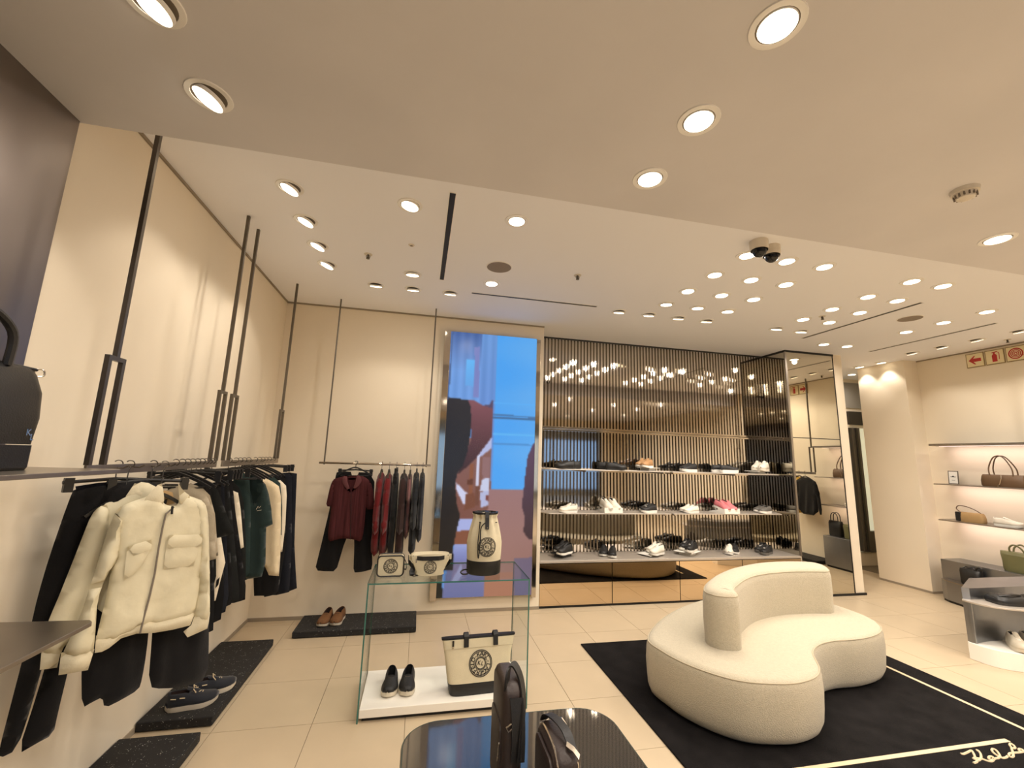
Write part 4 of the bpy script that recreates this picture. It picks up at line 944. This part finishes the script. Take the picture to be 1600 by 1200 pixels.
def z7(pts): return [(60+x/Z3, 700+y/Z3) for x, y in pts]
def z8(pts): return [(300+x/4, 700+y/4) for x, y in pts]
def tr(plane, pts): return [plane.sz(x, y) for x, y in pts]

# ---- front group: angled to the room
PJ = Plane((-1.285, 2.46), 42)
def garment(name, label, cat, plane, z): q = plane.w(0, z); return thing(name, label, cat, (q[0], q[1], z))
# black trousers hanging at the very front
pl = Plane((-1.42, 2.44), 42)
t = garment('trousers', 'long black trousers at the front end of the left rail, mostly behind the cream jackets', 'trousers', pl, .5)
puff('left_leg', tr(pl, [(117, 760), (106, 786), (77, 870), (59, 932), (49, 975), (35, 1031), (15, 1108), (0, 1165), (-3, 1186), (26, 1172), (50, 1100), (75, 1010), (100, 920), (150, 840), (170, 800), (180, 754)]), pl, .05, 'blackcloth', t, fold=.006)
puff('right_leg', tr(pl, [(160, 756), (150, 800), (110, 900), (80, 1000), (55, 1085), (24, 1176), (52, 1161), (81, 1145), (88, 1112), (103, 1050), (122, 970), (160, 880), (205, 830), (245, 790), (246, 748)]), pl, .05, 'blackcloth', t, fold=.006, off=.02, seed=2)
puff('waistband', tr(pl, [(116, 757), (246, 747), (246, 757), (118, 768)]), pl, .06, 'navycloth', t, fold=0, off=.01)
hanger('black clip hanger holding the frontmost black trousers', pl.w(.0, 0)[:2], pl.d, pl.sz(180, 752)[1]+.012, True, .36)
# black trousers behind the jackets
pl = PJ.back(.075)
t = garment('trousers', 'black wide trousers showing below the front cream jacket', 'trousers', pl, .6)
puff('left_leg', tr(pl, [(150, 800), (140, 900), (130, 990), (127, 1046), (128, 1107), (145, 1097), (160, 1089), (163, 1107), (190, 1093), (217, 1078), (222, 1062), (229, 1020), (235, 960), (240, 850), (240, 800)]), pl, .045, 'blackcloth', t, seed=3, fold=.006)
puff('right_leg', tr(pl, [(232, 800), (240, 960), (237, 1000), (231, 1073), (254, 1077), (290, 1072), (325, 1062), (327, 987), (326, 900), (318, 800)]), pl, .045, 'blackcloth', t, seed=4, fold=.006)
hanger('black clip hanger of the trousers below the cream jackets', pl.w(.03, 0)[:2], pl.d, 1.625, True, .34)
# rear cream jacket
pl = PJ.back(.045)
t = garment('jacket', 'cream zip jacket hanging behind the front cream jacket, its left sleeve showing', 'jacket', pl, 1.0)
puff('body', tr(pl, z7([(490, 165), (430, 238), (300, 285), (290, 360), (300, 600), (290, 860), (600, 850), (680, 500), (640, 240), (560, 175)])), pl, .03, 'cream', t, fold=.006, seed=5)
puff('left_sleeve', tr(pl, z7([(345, 275), (292, 288), (255, 330), (215, 430), (180, 520), (140, 620), (100, 720), (65, 800), (40, 860), (20, 940), (8, 1010), (95, 1030), (130, 960), (240, 900), (285, 620), (345, 420)])), pl, .055, 'cream', t, fold=.006, fk=18, seed=6, off=.012, wr=.009, wk=12, edge=.04)
puff('cuff', tr(pl, z7([(12, 985), (2, 1092), (88, 1080), (108, 995), (60, 985)])), pl, .05, 'creamrib', t, fold=.004, fk=140, seed=1, off=.012, chaikin=0)
puff('collar', tr(pl, z7([(478, 165), (520, 208), (540, 250), (420, 250), (455, 200)])), pl, .03, 'creamrib', t, fold=.0, off=.006)
hanger('black hanger of the rear cream jacket', pl.w(-.07, 0, -.012)[:2], pl.d, 1.555, w=.26)
# front cream jacket
pl = PJ
t = garment('jacket', 'cream zip-front jacket with two flap pockets, frontmost on the left rail', 'jacket', pl, 1.0)
body = puff('body', tr(pl, z7([(580, 215), (515, 240), (440, 265), (375, 295), (362, 380), (372, 520), (345, 600), (320, 740), (285, 880), (270, 955), (350, 945), (420, 910), (480, 875), (600, 860), (700, 835), (758, 815), (785, 700), (800, 500), (812, 290), (805, 265), (740, 235), (682, 226), (676, 280), (640, 285), (602, 272)])), pl, .05, 'cream', t, fold=.005, fk=16, seed=7, off=.03, wr=.008, wk=15, edge=.035)
puff('hem_band', tr(pl, z7([(272, 918), (265, 1003), (300, 998), (335, 980), (395, 932), (470, 909), (560, 905), (650, 890), (735, 869), (768, 790), (690, 803), (600, 826), (480, 842), (415, 882), (350, 912)])), pl, .05, 'creamrib', t, fold=.003, fk=160, off=.030, chaikin=0)
sl = puff('left_sleeve', tr(pl, z7([(410, 280), (372, 298), (335, 380), (300, 480), (268, 590), (235, 690), (200, 800), (150, 910), (95, 1020), (255, 1020), (262, 960), (268, 880), (276, 740), (320, 620), (385, 540), (405, 420)])), pl, .07, 'cream', t, fold=.008, fk=20, seed=8, off=.035, wr=.013, wk=13, edge=.04)
puff('cuff', tr(pl, z7([(98, 1000), (85, 1110), (160, 1098), (230, 1085), (262, 982), (180, 985)])), pl, .06, 'creamrib', t, fold=.003, fk=150, off=.035, chaikin=0)
puff('right_sleeve', tr(pl, z7([(735, 235), (810, 262), (828, 340), (832, 500), (833, 700), (832, 850), (745, 860), (775, 720), (772, 500), (750, 330), (715, 260)])), pl, .06, 'cream', t, fold=.008, fk=20, seed=9, off=.026, wr=.012, wk=13, edge=.04)
puff('cuff', tr(pl, z7([(833, 805), (828, 850), (820, 885), (775, 905), (722, 928), (702, 900), (740, 868), (765, 795), (800, 800)])), pl, .05, 'creamrib', t, fold=.003, fk=150, off=.030, chaikin=0)
puff('collar', tr(pl, z7([(585, 163), (596, 200), (602, 275), (560, 285), (500, 262), (520, 228)])), pl, .03, 'creamrib', t, fold=.0, off=.045, edge=.02)
puff('collar', tr(pl, z7([(668, 163), (672, 220), (680, 282), (700, 262), (735, 238), (690, 205)])), pl, .03, 'creamrib', t, fold=.0, off=.045, edge=.02)
puff('lining', tr(pl, z7([(598, 220), (630, 210), (668, 220), (678, 275), (640, 284), (603, 270)])), pl, .02, 'tan', t, fold=0, off=-.012, chaikin=0)
puff('neck_label', tr(pl, z7([(598, 262), (636, 250), (630, 275), (602, 278)])), pl, .004, 'print', t, fold=0, off=.004, chaikin=0)
def seamline(name, pts, r, m, off, parent=t): G().tube([pl.w(*pl.sz(x, y), off) for x, y in z7(pts)], r, 6).build(name, m, parent)
seamline('zip', [(640, 285), (600, 320), (585, 380), (565, 480), (545, 610), (520, 720), (495, 810), (473, 900)], .004, 'lampdark', .0635)
seamline('zip_pull', [(630, 282), (627, 320)], .005, 'print', .068)
pk = puff('pocket', tr(pl, z7([(612, 425), (775, 422), (758, 500), (735, 572), (660, 580), (588, 588), (598, 500)])), pl, .018, 'cream', t, fold=.003, off=.064, chaikin=0, edge=.02)
puff('pocket_flap', tr(pl, z7([(610, 422), (778, 418), (768, 476), (605, 484)])), pl, .012, 'cream', pk, fold=.002, off=.074, chaikin=0, edge=.015)
pk = puff('pocket', tr(pl, z7([(412, 476), (525, 446), (520, 500), (480, 570), (440, 612), (394, 640), (400, 560)])), pl, .018, 'cream', t, fold=.003, off=.064, chaikin=0, edge=.02)
puff('pocket_flap', tr(pl, z7([(410, 474), (526, 442), (524, 490), (438, 522)])), pl, .012, 'cream', pk, fold=.002, off=.074, chaikin=0, edge=.015)
G().lathe([(.006, -.003), (.006, .003)], 10).build('snap_button', 'lampdark', t).location = Vector(pl.w(*pl.sz(*z7([(725, 555)])[0]), .072))-origin(t)
hanger('black hanger of the front cream jacket', pl.w(.045, 0, .012)[:2], pl.d, 1.56, w=.26)

# ---- tightly packed garments on the first rail: hanger bars across the rail, seen nearly face on
def packed(y, name, label, cat, m, pts, T=.035, clip=False, fold=.006, hz=None, hang=True, part='body', hw=.38, az=82, seed=0):
    pl = Plane((RX, y), az); P_ = tr(pl, pts); zt = max(p[1] for p in P_)
    t = garment(name, label, cat, pl, min(p[1] for p in P_)); puff(part, P_, pl, T, m, t, fold=fold, seed=seed, edge=.022, chaikin=0)
    if hang: hanger('black hanger of the %s' % label.replace('at the near end of the far left rail', 'first on the far rail').replace('on a clip hanger ', '').replace(' from the far end of the far left rail', ' last on the far rail').replace('at the very far end of the far left rail', 'last on the far rail').replace('at the far end of the near left rail', 'last on the near rail').replace(' from the end of the near left rail', ' last on the near rail').replace('with its sleeve sticking out on', 'on').replace('with a small white emblem ', ''), (RX, y), pl.d, (hz or 1.645), clip, hw)
    return t, pl
packed(2.86, 'sweatshirt', 'stone grey tee first behind the cream jackets', 'shirt', 'greytee', [(250, 770), (285, 757), (303, 760), (318, 768), (326, 780), (333, 803), (338, 873), (322, 877), (319, 900), (250, 900)], seed=1)
packed(2.93, 't_shirt', 'second stone grey tee behind the cream jackets', 'shirt', 'greytee', [(260, 770), (298, 755), (316, 762), (328, 774), (336, 803), (341, 868), (326, 873), (322, 890), (260, 890)], seed=2)
packed(2.99, 'trousers', 'black trousers hung just behind the stone grey tees', 'trousers', 'blackcloth', [(262, 762), (330, 758), (333, 850), (335, 930), (333, 985), (318, 992), (300, 1000), (270, 1005), (262, 900)], clip=True, seed=3)
packed(3.05, 't_shirt', 'black tee with its sleeve sticking out on the near left rail', 'shirt', 'darktee', [(290, 760), (322, 750), (336, 756), (344, 775), (356, 808), (367, 833), (352, 838), (337, 841), (338, 900), (334, 915), (290, 915)], seed=4)
t, pl = packed(3.11, 'sweatshirt', 'white printed top showing a narrow strip below the black tee', 'shirt', 'whitetee', [(295, 762), (325, 752), (338, 770), (344, 830), (352, 879), (345, 905), (337, 938), (328, 941), (326, 935), (300, 935)], seed=5)
puff('print_mark', tr(pl, [(340, 905), (345, 900), (343, 912), (338, 918)]), pl, .004, 'print', t, fold=0, off=.022, chaikin=0); puff('print_mark', tr(pl, [(331, 922), (334, 918), (333, 926), (330, 930)]), pl, .004, 'print', t, fold=0, off=.020, chaikin=0)
packed(3.17, 'trousers', 'black trousers fourth from the end of the near left rail', 'trousers', 'blackcloth', [(300, 762), (345, 756), (349, 860), (350, 930), (345, 968), (332, 974), (318, 980), (300, 985), (298, 900)], clip=True, seed=6)
packed(3.22, 'trousers', 'black trousers third from the end of the near left rail', 'trousers', 'navycloth', [(305, 760), (350, 754), (355, 860), (357, 930), (352, 956), (342, 960), (325, 966), (308, 968)], clip=True, seed=7)
packed(3.27, 'trousers', 'black trousers second from the end of the near left rail', 'trousers', 'blackcloth', [(310, 758), (354, 752), (360, 860), (364, 925), (361, 944), (349, 950), (330, 955), (312, 958)], clip=True, seed=8)
packed(3.32, 'trousers', 'black trousers at the far end of the near left rail', 'trousers', 'darktee', [(315, 757), (357, 750), (368, 860), (374, 920), (374, 938), (360, 943), (340, 948), (318, 950)], clip=True, seed=9)
# ---- second rail
packed(3.58, 'trousers', 'black trousers on a clip hanger at the near end of the far left rail', 'trousers', 'blackcloth', [(338, 745), (362, 743), (368, 800), (378, 870), (384, 915), (383, 937), (366, 942), (345, 944), (336, 850)], clip=True, hw=.30, hz=1.64)
packed(3.70, 't_shirt', 'white tee at the near end of the far left rail', 'shirt', 'whitetee', [(335, 775), (350, 762), (360, 765), (372, 770), (376, 795), (379, 830), (381, 855), (368, 861), (357, 864), (340, 864)], seed=2)
packed(3.78, 'sweatshirt', 'black long top behind the white tee on the far left rail', 'shirt', 'darktee', [(340, 762), (362, 750), (374, 762), (381, 785), (384, 850), (384, 905), (345, 910)], seed=3)
packed(3.86, 'shirt', 'dark green shirt partly hidden behind the other green shirt', 'shirt', 'green', [(352, 770), (370, 742), (380, 738), (390, 745), (392, 800), (390, 900), (352, 905)], seed=4)
t, pl = packed(3.95, 'shirt', 'dark green short-sleeved shirt with a small white emblem facing forward', 'shirt', 'green', [(388, 748), (377, 762), (374, 800), (383, 830), (382, 907), (387, 905), (409, 901), (415, 880), (416, 824), (426, 819), (424, 795), (420, 772), (415, 757), (407, 748), (402, 770), (398, 788), (394, 770)], T=.05, seed=5)
puff('back_panel', tr(pl, [(390, 742), (410, 744), (410, 780), (398, 800), (388, 780)]), pl, .012, 'green', t, fold=0, off=-.016, chaikin=0)
puff('lapel', tr(pl, [(396, 740), (388, 750), (394, 772), (398, 790), (399, 775), (395, 755)]), pl, .014, 'green', t, fold=0, off=.034, edge=.01)
puff('lapel', tr(pl, [(404, 745), (411, 752), (415, 760), (404, 776), (399, 790), (402, 770)]), pl, .014, 'green', t, fold=0, off=.034, edge=.01)
G().tube([pl.w(*pl.sz(x, y), .040) for x, y in ((402, 795), (405, 790), (406, 793), (409, 790))], .002, 5).tube([pl.w(*pl.sz(x, y), .040) for x, y in ((403, 797), (410, 796))], .0015, 5).build('chest_emblem', 'whitetee', t)
for i_, (x, y) in enumerate(((397, 800), (395, 830), (393, 860))): G().lathe([(.005, -.002), (.005, .002)], 8).build('button', 'print', t).location = Vector(pl.w(*pl.sz(x, y), .036))-origin(t)
packed(4.10, 'sweatshirt', 'cream sweatshirt with ribbed cuff behind the green shirt', 'shirt', 'creamknit', [(398, 752), (409, 744), (425, 752), (436, 760), (439, 775), (439, 820), (438, 870), (436, 900), (420, 899), (414, 885), (400, 885)], T=.05, seed=6)
packed(4.20, 't_shirt', 'dark tee showing a thin strip between the cream tops', 'shirt', 'green', [(405, 755), (425, 742), (438, 755), (441, 790), (440, 836), (405, 840)], seed=7)
packed(4.28, 'sweatshirt', 'white top at the far end of the far left rail', 'shirt', 'whitetee', [(410, 756), (438, 750), (447, 759), (448, 775), (446, 820), (441, 862), (412, 868)], seed=8)
packed(4.36, 'trousers', 'black trousers third from the far end of the far left rail', 'trousers', 'blackcloth', [(396, 750), (446, 744), (447, 850), (434, 928), (413, 933), (412, 931), (397, 931), (396, 900)], clip=True, seed=9)
packed(4.46, 'trousers', 'black trousers second from the far end of the far left rail', 'trousers', 'navycloth', [(404, 744), (456, 740), (456, 850), (452, 925), (432, 930), (410, 930)], clip=True, seed=10)
packed(4.58, 'trousers', 'black trousers at the very far end of the far left rail', 'trousers', 'navycloth', [(414, 742), (452, 738), (464, 740), (462, 790), (460, 850), (462, 890), (464, 919), (447, 926), (425, 929)], clip=True, seed=11)

# ---- back wall rail
Z5 = 5.4545
def z5(pts): return [(480+x/Z5, 700+y/Z5) for x, y in pts]
pl = Plane((-.70, 4.93), 90)
t = garment('trousers', 'black wide trousers hanging behind the burgundy polo', 'trousers', pl, .56)
puff('left_leg', tr(pl, z5([(255, 195), (240, 250), (215, 380), (195, 500), (150, 690), (130, 780), (95, 920), (65, 1045), (160, 1050), (245, 1052), (285, 920), (320, 800), (400, 640), (410, 205)])), pl, .045, 'blackcloth', t, seed=1)
puff('right_leg', tr(pl, z5([(395, 205), (390, 640), (402, 800), (398, 930), (393, 1060), (440, 1060), (520, 1045), (556, 1030), (553, 865), (566, 520), (576, 212)])), pl, .045, 'blackcloth', t, seed=2)
hanger('black clip hanger of the trousers behind the burgundy polo', (-.66, 4.93), (1, 0), 1.605, True, .36, 1.675)
pl = Plane((-.70, 4.875), 90)
t = garment('polo_shirt', 'burgundy short-sleeved knit polo with an open collar on the back wall rail', 'shirt', pl, .88)
puff('body', tr(pl, z5([(335, 232), (270, 252), (215, 268), (205, 350), (205, 500), (200, 560), (178, 700), (180, 800), (230, 785), (300, 768), (400, 780), (462, 802), (484, 700), (495, 560), (510, 400), (545, 290), (490, 245), (440, 230), (410, 330), (378, 372), (345, 320)])), pl, .05, 'burgundy', t, fold=.008, fk=45, seed=3)
puff('left_sleeve', tr(pl, z5([(225, 262), (196, 325), (175, 420), (160, 495), (207, 502), (228, 420), (240, 320)])), pl, .05, 'burgundy', t, fold=.006, off=.005)
puff('right_sleeve', tr(pl, z5([(520, 265), (545, 292), (565, 380), (578, 500), (555, 524), (500, 522), (500, 420), (510, 330)])), pl, .05, 'burgundy', t, fold=.006, off=.005)
puff('back_panel', tr(pl, z5([(325, 236), (445, 236), (425, 360), (378, 400), (335, 350)])), pl, .02, 'burgundy', t, fold=0, off=-.012)
puff('neck_tape', tr(pl, z5([(348, 256), (415, 256), (410, 270), (352, 270)])), pl, .006, 'burgcollar', t, fold=0, off=.002, chaikin=0)
puff('collar', tr(pl, z5([(345, 226), (325, 230), (298, 265), (312, 315), (355, 366), (378, 378), (362, 330), (346, 280)])), pl, .024, 'burgcollar', t, fold=0, off=.032, edge=.015)
puff('collar', tr(pl, z5([(425, 226), (445, 230), (470, 262), (458, 305), (402, 356), (378, 378), (400, 330), (418, 280)])), pl, .024, 'burgcollar', t, fold=0, off=.032, edge=.015)
G().tube([pl.w(*pl.sz(x, y), .034) for x, y in z5([(378, 372), (376, 560), (372, 775)])], .0025, 5).build('placket_seam', 'print', t)
hanger('black hanger of the burgundy polo', (-.66, 4.875), (1, 0), 1.63, False, .36, 1.675)
def sleeved(w, l, sleeve):
    R = [(.07, 0), (.16, -.045), (w/2, -.075)]
    if sleeve > .4: R += [(w/2+.05, -.30), (w/2+.07, -sleeve), (w/2-.005, -sleeve-.01), (w/2-.03, -.30)]
    elif sleeve > 0: R += [(w/2+.09, -sleeve), (w/2+.01, -sleeve-.03)]
    R += [(w/2-.02, -.35), (w/2-.01, -l)]
    return R+[(-a, b) for a, b in reversed(R)]
def side_on(x, label, m, top, length, sleeve=.62, T=.075, trousers=False):
    pl = Plane((x, 4.985), 0); ty = 'trousers' if trousers else 'sweater'
    t = garment(ty, label, 'trousers' if trousers else 'shirt', pl, top-length)
    P_ = [(a, top+b) for a, b in (([(-.19, 0), (.19, 0), (.20, -length*.5), (.17, -length), (-.17, -length), (-.20, -length*.5)]) if trousers else sleeved(.44, length, sleeve))]
    puff('body', P_, pl, T, m, t, fold=.004, fk=25, seed=int(x*40), h=.03)
    hanger('black hanger of the '+label, (x, 4.985), (0, 1), top+.025, trousers, .36, 1.675)
side_on(-.395, 'dark red knit first in the edge-on row beside the polo', 'red', 1.585, .87, T=.068)
side_on(-.315, 'second dark red knit in the edge-on row', 'red', 1.585, .87, T=.068)
side_on(-.238, 'black trousers between the red and brown knits', 'blackcloth', 1.60, .92, trousers=True, T=.055)
side_on(-.150, 'dark brown long knit in the middle of the edge-on row', 'brown', 1.585, .90, T=.075)
side_on(-.085, 'mauve short-sleeved top beside the brown knit', 'mauve', 1.585, .70, sleeve=.26, T=.045)
side_on(-.015, 'charcoal long knit right of the mauve top', 'charcoal', 1.60, .88, T=.065)
side_on(.050, 'navy knit at the right end of the edge-on row', 'navycloth', 1.60, .75, T=.055)

# ================================================================== RIGHT WALL: shelves, plinths and goods
for z, lab in ((2.18, 'highest steel shelf on the right wall, lit beneath'), (1.605, 'middle steel shelf on the right wall, carrying the brown bag'), (1.10, 'lowest steel shelf on the right wall, carrying the tan bag')):
    t = thing('wall_shelf', lab, 'shelf', (7.6, 4.3, z-.014))
    G().prism([(XR, 4.965), (7.52, 4.965), (7.415, 4.93), (7.415, 3.66), (XR, 3.66)], z-(.03 if z > 2 else .014), z).build('shelf_plate', 'steel', t, bevel=.002)
    G().box(7.60, 7.64, 3.70, 4.92, z-(.0325 if z > 2 else .0165), z-(.03 if z > 2 else .014)).build('led_strip', 'led', t)
    L = bpy.data.lights.new('shelf_led', 'AREA'); L.shape = 'RECTANGLE'; L.size = .015; L.size_y = 1.2; L.energy = LED_W; L.color = (1, .80, .74)
    l = bpy.data.objects.new('shelf_led', L); COL.objects.link(l); l.parent = t; l.location = (7.62-7.6, 0, -.028 if z > 2 else -.012); l.rotation_euler = (0, math.radians(-28), 0)
t = thing('metal_plinth', 'long low steel plinth against the right wall below the shelves', 'plinth', (7.6, 4.35, 0))
G().box(7.43, XR-.002, 3.72, 4.98, .035, .545).build('body', 'coolsteel', t, bevel=.003); G().box(7.45, XR-.01, 3.74, 4.96, 0, .035).build('foot', 'black', t)
P2 = c2([(7.36, 4.955), (7.30, 4.86), (7.245, 4.64), (7.25, 4.50), (7.33, 4.32), (7.42, 4.25), (7.425, 4.6), (7.425, 4.955)], 1)
t = thing('metal_plinth', 'short steel step with the small black bag, in front of the long plinth', 'plinth', (7.35, 4.6, 0))
G().prism(P2, .03, .275).build('body', 'coolsteel', t, bevel=.003); G().prism(P2, .275, .29).build('top', 'steel', t, bevel=.002); G().prism([(x+.012, y) for x, y in P2], 0, .03).build('foot', 'black', t)
low0 = [(5.37, 3.46), (5.372, 3.36), (5.40, 3.27), (5.48, 3.195), (5.62, 3.125), (5.85, 3.06), (6.2, 3.02), (6.9, 3.02), (6.9, 3.75), (5.95, 3.75)]
upb0 = [(5.38, 3.462), (5.385, 3.40), (5.45, 3.415), (5.62, 3.43), (6.2, 3.43), (6.9, 3.43), (6.9, 3.75), (5.95, 3.75)]
low = c2(low0[:8], 5, False)+low0[8:]; upb = c2(upb0[:6], 5, False)+upb0[6:]
t = thing('stepped_plinth', 'curved stepped steel display unit at the right edge of the picture', 'plinth', (6.1, 3.4, 0))
G().prism(low, .0, .155).build('lower_step', 'white', t, bevel=.004); G().prism(upb, .155, .525).build('riser', 'coolsteel', t, smooth=True); G().prism(low, .525, .540).build('top', 'shelfsteel', t, bevel=.002)
G().prism([(5.405, 3.475), (5.46, 3.445), (5.62, 3.44), (6.9, 3.44), (6.9, 3.75), (5.96, 3.75)], .540, .645).build('rear_step', 'coolsteel', t)
# goods
def on_shelf_bag(name, label, loc, rz, w, d, h, m, top=.8, n=24):
    t = thing(name, label, 'bag', loc, rz)
    def rg_(k, z, kd=1): return [(w/2*k*math.copysign(abs(math.cos(a))**.45, math.cos(a)), d/2*k*kd*math.copysign(abs(math.sin(a))**.45, math.sin(a)), z) for a in [2*PI*i/n for i in range(n)]]
    G().loft([rg_(.95, 0), rg_(1, h*.12), rg_(1.0, h*.5), rg_(top+(1-top)*.4, h*.85, .9), rg_(top, h, .5)]).build('body', m, t, local=True, smooth=True); return t
AX = -PI/2                # local x runs along the wall
t = on_shelf_bag('handbag', 'long brown leather handbag with two tall handles on the middle right shelf', (7.52, 4.20, 1.605), AX, .44, .14, .16, 'bagbrown', .93)
for y in (-.045, .045): G().tube(catmull([(-.11, y, .14), (-.115, y*.9, .24), (-.07, y*.6, .37), (-.01, y*.5, .405), (.05, y*.6, .37), (.115, y*.9, .24), (.12, y, .14)], 5), .0075, 8).build('handle', 'bagbrown', t, local=True, smooth=True)
G().tube([(.02, -.075, .155), (.025, -.09, .11), (.0, -.092, .03)], .004, 6).box(-.02, .0, -.098, -.092, .0, .03).build('charm', 'silver', t, local=True)
t = thing('photo_frame', 'small framed price card at the end of the middle right shelf', 'frame', (7.60, 4.80, 1.605), AX+.25)
yz = lambda a, b, c: (a, c+b*.12, b)
G().prism([(-.055, 0), (.055, 0), (.055, .19), (-.055, .19)], -.004, .008, yz).build('frame', 'rod', t, local=True); G().prism([(-.045, .012), (.045, .012), (.045, .178), (-.045, .178)], -.006, -.004, yz).build('card', 'paper', t, local=True)
G().prism([(-.028, .10), (.028, .10), (.028, .108), (-.028, .108)], -.0068, -.006, yz).prism([(-.018, .055), (.018, .055), (.018, .059), (-.018, .059)], -.0068, -.006, yz).prism([(-.015, .108), (.012, .108), (.0, .122)], -.0068, -.006, yz).build('print', 'print', t, local=True)
t = on_shelf_bag('handbag', 'small tan and black bag with a thin loop handle on the lowest right shelf', (7.55, 4.62, 1.10), AX, .30, .11, .13, 'tan', .9)
G().box(-.152, -.09, -.060, .060, .004, .128).build('dark_panel', 'leather', t, local=True, bevel=.01)
G().tube(catmull([(-.11, 0, .12), (-.16, 0, .165), (-.13, 0, .21), (-.04, 0, .205), (.06, 0, .165), (.12, 0, .12)], 5), .006, 8).build('handle', 'bagbrown', t, local=True, smooth=True)
shoe('single white low sneaker on the lowest right shelf', (7.55, 4.24, 1.10), PI+.1, 1, L=.29, upper='shoe_white', sole='white', lace='white', h=.085)
t = on_shelf_bag('handbag', 'olive green leather tote on the long plinth by the right wall', (7.60, 4.20, .545), AX, .33, .17, .24, 'olive', 1.12)
for y in (-.03, .03): G().tube(catmull([(-.08, y, .22), (-.075, y*1.5, .29), (-.02, y*2, .335), (.04, y*1.6, .30), (.07, y, .22)], 5), .010, 8).build('handle', 'olive', t, local=True, smooth=True)
t = on_shelf_bag('handbag', 'small black leather bag with a curled strap on the short step', (7.37, 4.60, .29), AX, .22, .12, .20, 'leather', 1.05)
G().tube(catmull([(.05, 0, .20), (.07, 0, .235), (.11, 0, .24), (.12, 0, .215), (.08, 0, .205)], 5), .011, 8).tube(catmull([(-.09, 0, .20), (-.06, .02, .225), (-.02, -.01, .215), (.01, .02, .225), (.04, 0, .20)], 5), .006, 6).build('strap', 'leather', t, local=True, smooth=True)
t = thing('wallet', 'flat black leather wallet leaning in front of the small black bag', 'wallet', (7.285, 4.52, .29), AX+.1)
G().prism([(-.075, 0), (.075, 0), (.07, .11), (-.07, .11)], -.012, .008, lambda a, b, c: (a, c+b*.25, b)).build('body', 'leather', t, local=True, bevel=.004); G().prism([(-.07, .055), (.07, .055), (.068, .06), (-.068, .06)], -.0135, -.012, lambda a, b, c: (a, c+b*.25, b)).build('flap_edge', 'print', t, local=True)
for k, (x, y, w, lab) in enumerate(((5.70, 3.30, .30, 'flat black leather pouch at the left end of the stepped unit top'), (6.04, 3.22, .36, 'glossy black clutch right of the pouch on the stepped unit'))):
    t = on_shelf_bag('pouch', lab, (x, y, .540), -.3, w, .20, .085, 'leather', .75)
    G().tube(catmull([(-w*.4, -.05, .075), (-w*.1, -.07, .095), (w*.3, -.03, .085), (w*.42, .04, .05)], 5), .009, 6).build('strap', 'leather', t, local=True, smooth=True)
shoe('near shoe of the white runners on the lower curved step', (5.655, 3.245, .155), 2.4, -1, L=.29, upper='shoe_offwhite', sole='shoe_offwhite', lace='white', h=.10, st=.034)
shoe('far shoe of the white runners on the lower curved step', (5.80, 3.235, .155), 2.4, 1, L=.29, upper='shoe_offwhite', sole='shoe_offwhite', lace='white', h=.10, st=.034)
# right rail, seen in the tall mirror
t = thing('clothes_rail', 'steel clothes rail on the right wall, seen in the tall mirror', 'clothes rail', (7.5, 3.1, 1.66))
G().box(7.494, 7.506, 2.45, 3.62, 1.640, 1.684).build('rail_bar', 'steel', t)
for y in (2.51, 3.57):
    G().box(7.49, 7.51, y-.055, y-.035, 1.684, 2.15).box(7.49, 7.51, y+.035, y+.055, 1.684, 2.15).box(7.49, 7.51, y-.055, y+.055, 2.15, 2.17).build('stirrup', 'rod', t); G().box(7.49, 7.51, y-.01, y+.01, 2.17, ZC).build('drop_rod', 'rod', t)
G().tube([(7.494, 3.52, 1.665), (7.355, 3.52, 1.675), (7.34, 3.52, 1.69)], .005, 6).build('peg', 'rod', t)
def right_top(y, x, az, label, m, l=.70, sleeve=.66):
    a = math.radians(az); pl = Plane((x, y), az); t = garment('sweatshirt', label, 'shirt', pl, 1.58-l)
    puff('body', [(a_, 1.58+b_) for a_, b_ in sleeved(.50, l, sleeve)], pl, .06, m, t, fold=.008, seed=int(y*10), h=.03)
    hanger('black hanger of the '+label, (x, y), pl.d, 1.60, False, .38, 1.68)
right_top(3.52, 7.355, 176, 'black sweatshirt facing out on the right rail, seen in the mirror', 'blackcloth')
right_top(3.24, 7.50, 95, 'yellow sweatshirt behind the black one, reflected in the tall mirror', 'yellow')
right_top(3.14, 7.50, 90, 'black sweatshirt next to the yellow one on the right rail', 'darktee')
right_top(3.04, 7.50, 90, 'white sweatshirt on the right rail near the fire sign', 'whitetee')
right_top(2.94, 7.50, 90, 'grey sweatshirt on the right rail', 'greytee')
t = thing('rubber_mat', 'speckled black mat under the right rail, reflected in the tall mirror', 'mat', (7.55, 3.0, 0)); G().box(7.33, XR-.01, 2.4, 3.62, .006, .062).build('slab', 'mat', t, bevel=.006); G().box(7.36, XR-.02, 2.43, 3.6, 0, .006).build('foot', 'black', t)
t = on_shelf_bag('handbag', 'black tote with two handles on the long plinth, reflected in the tall mirror', (7.60, 3.85, .545), AX, .24, .12, .27, 'leather', 1.0)
for y in (-.03, .03): G().tube(catmull([(-.07, y, .25), (-.06, y, .37), (0, y, .42), (.06, y, .37), (.07, y, .25)], 5), .007, 8).build('handle', 'leather', t, local=True, smooth=True)
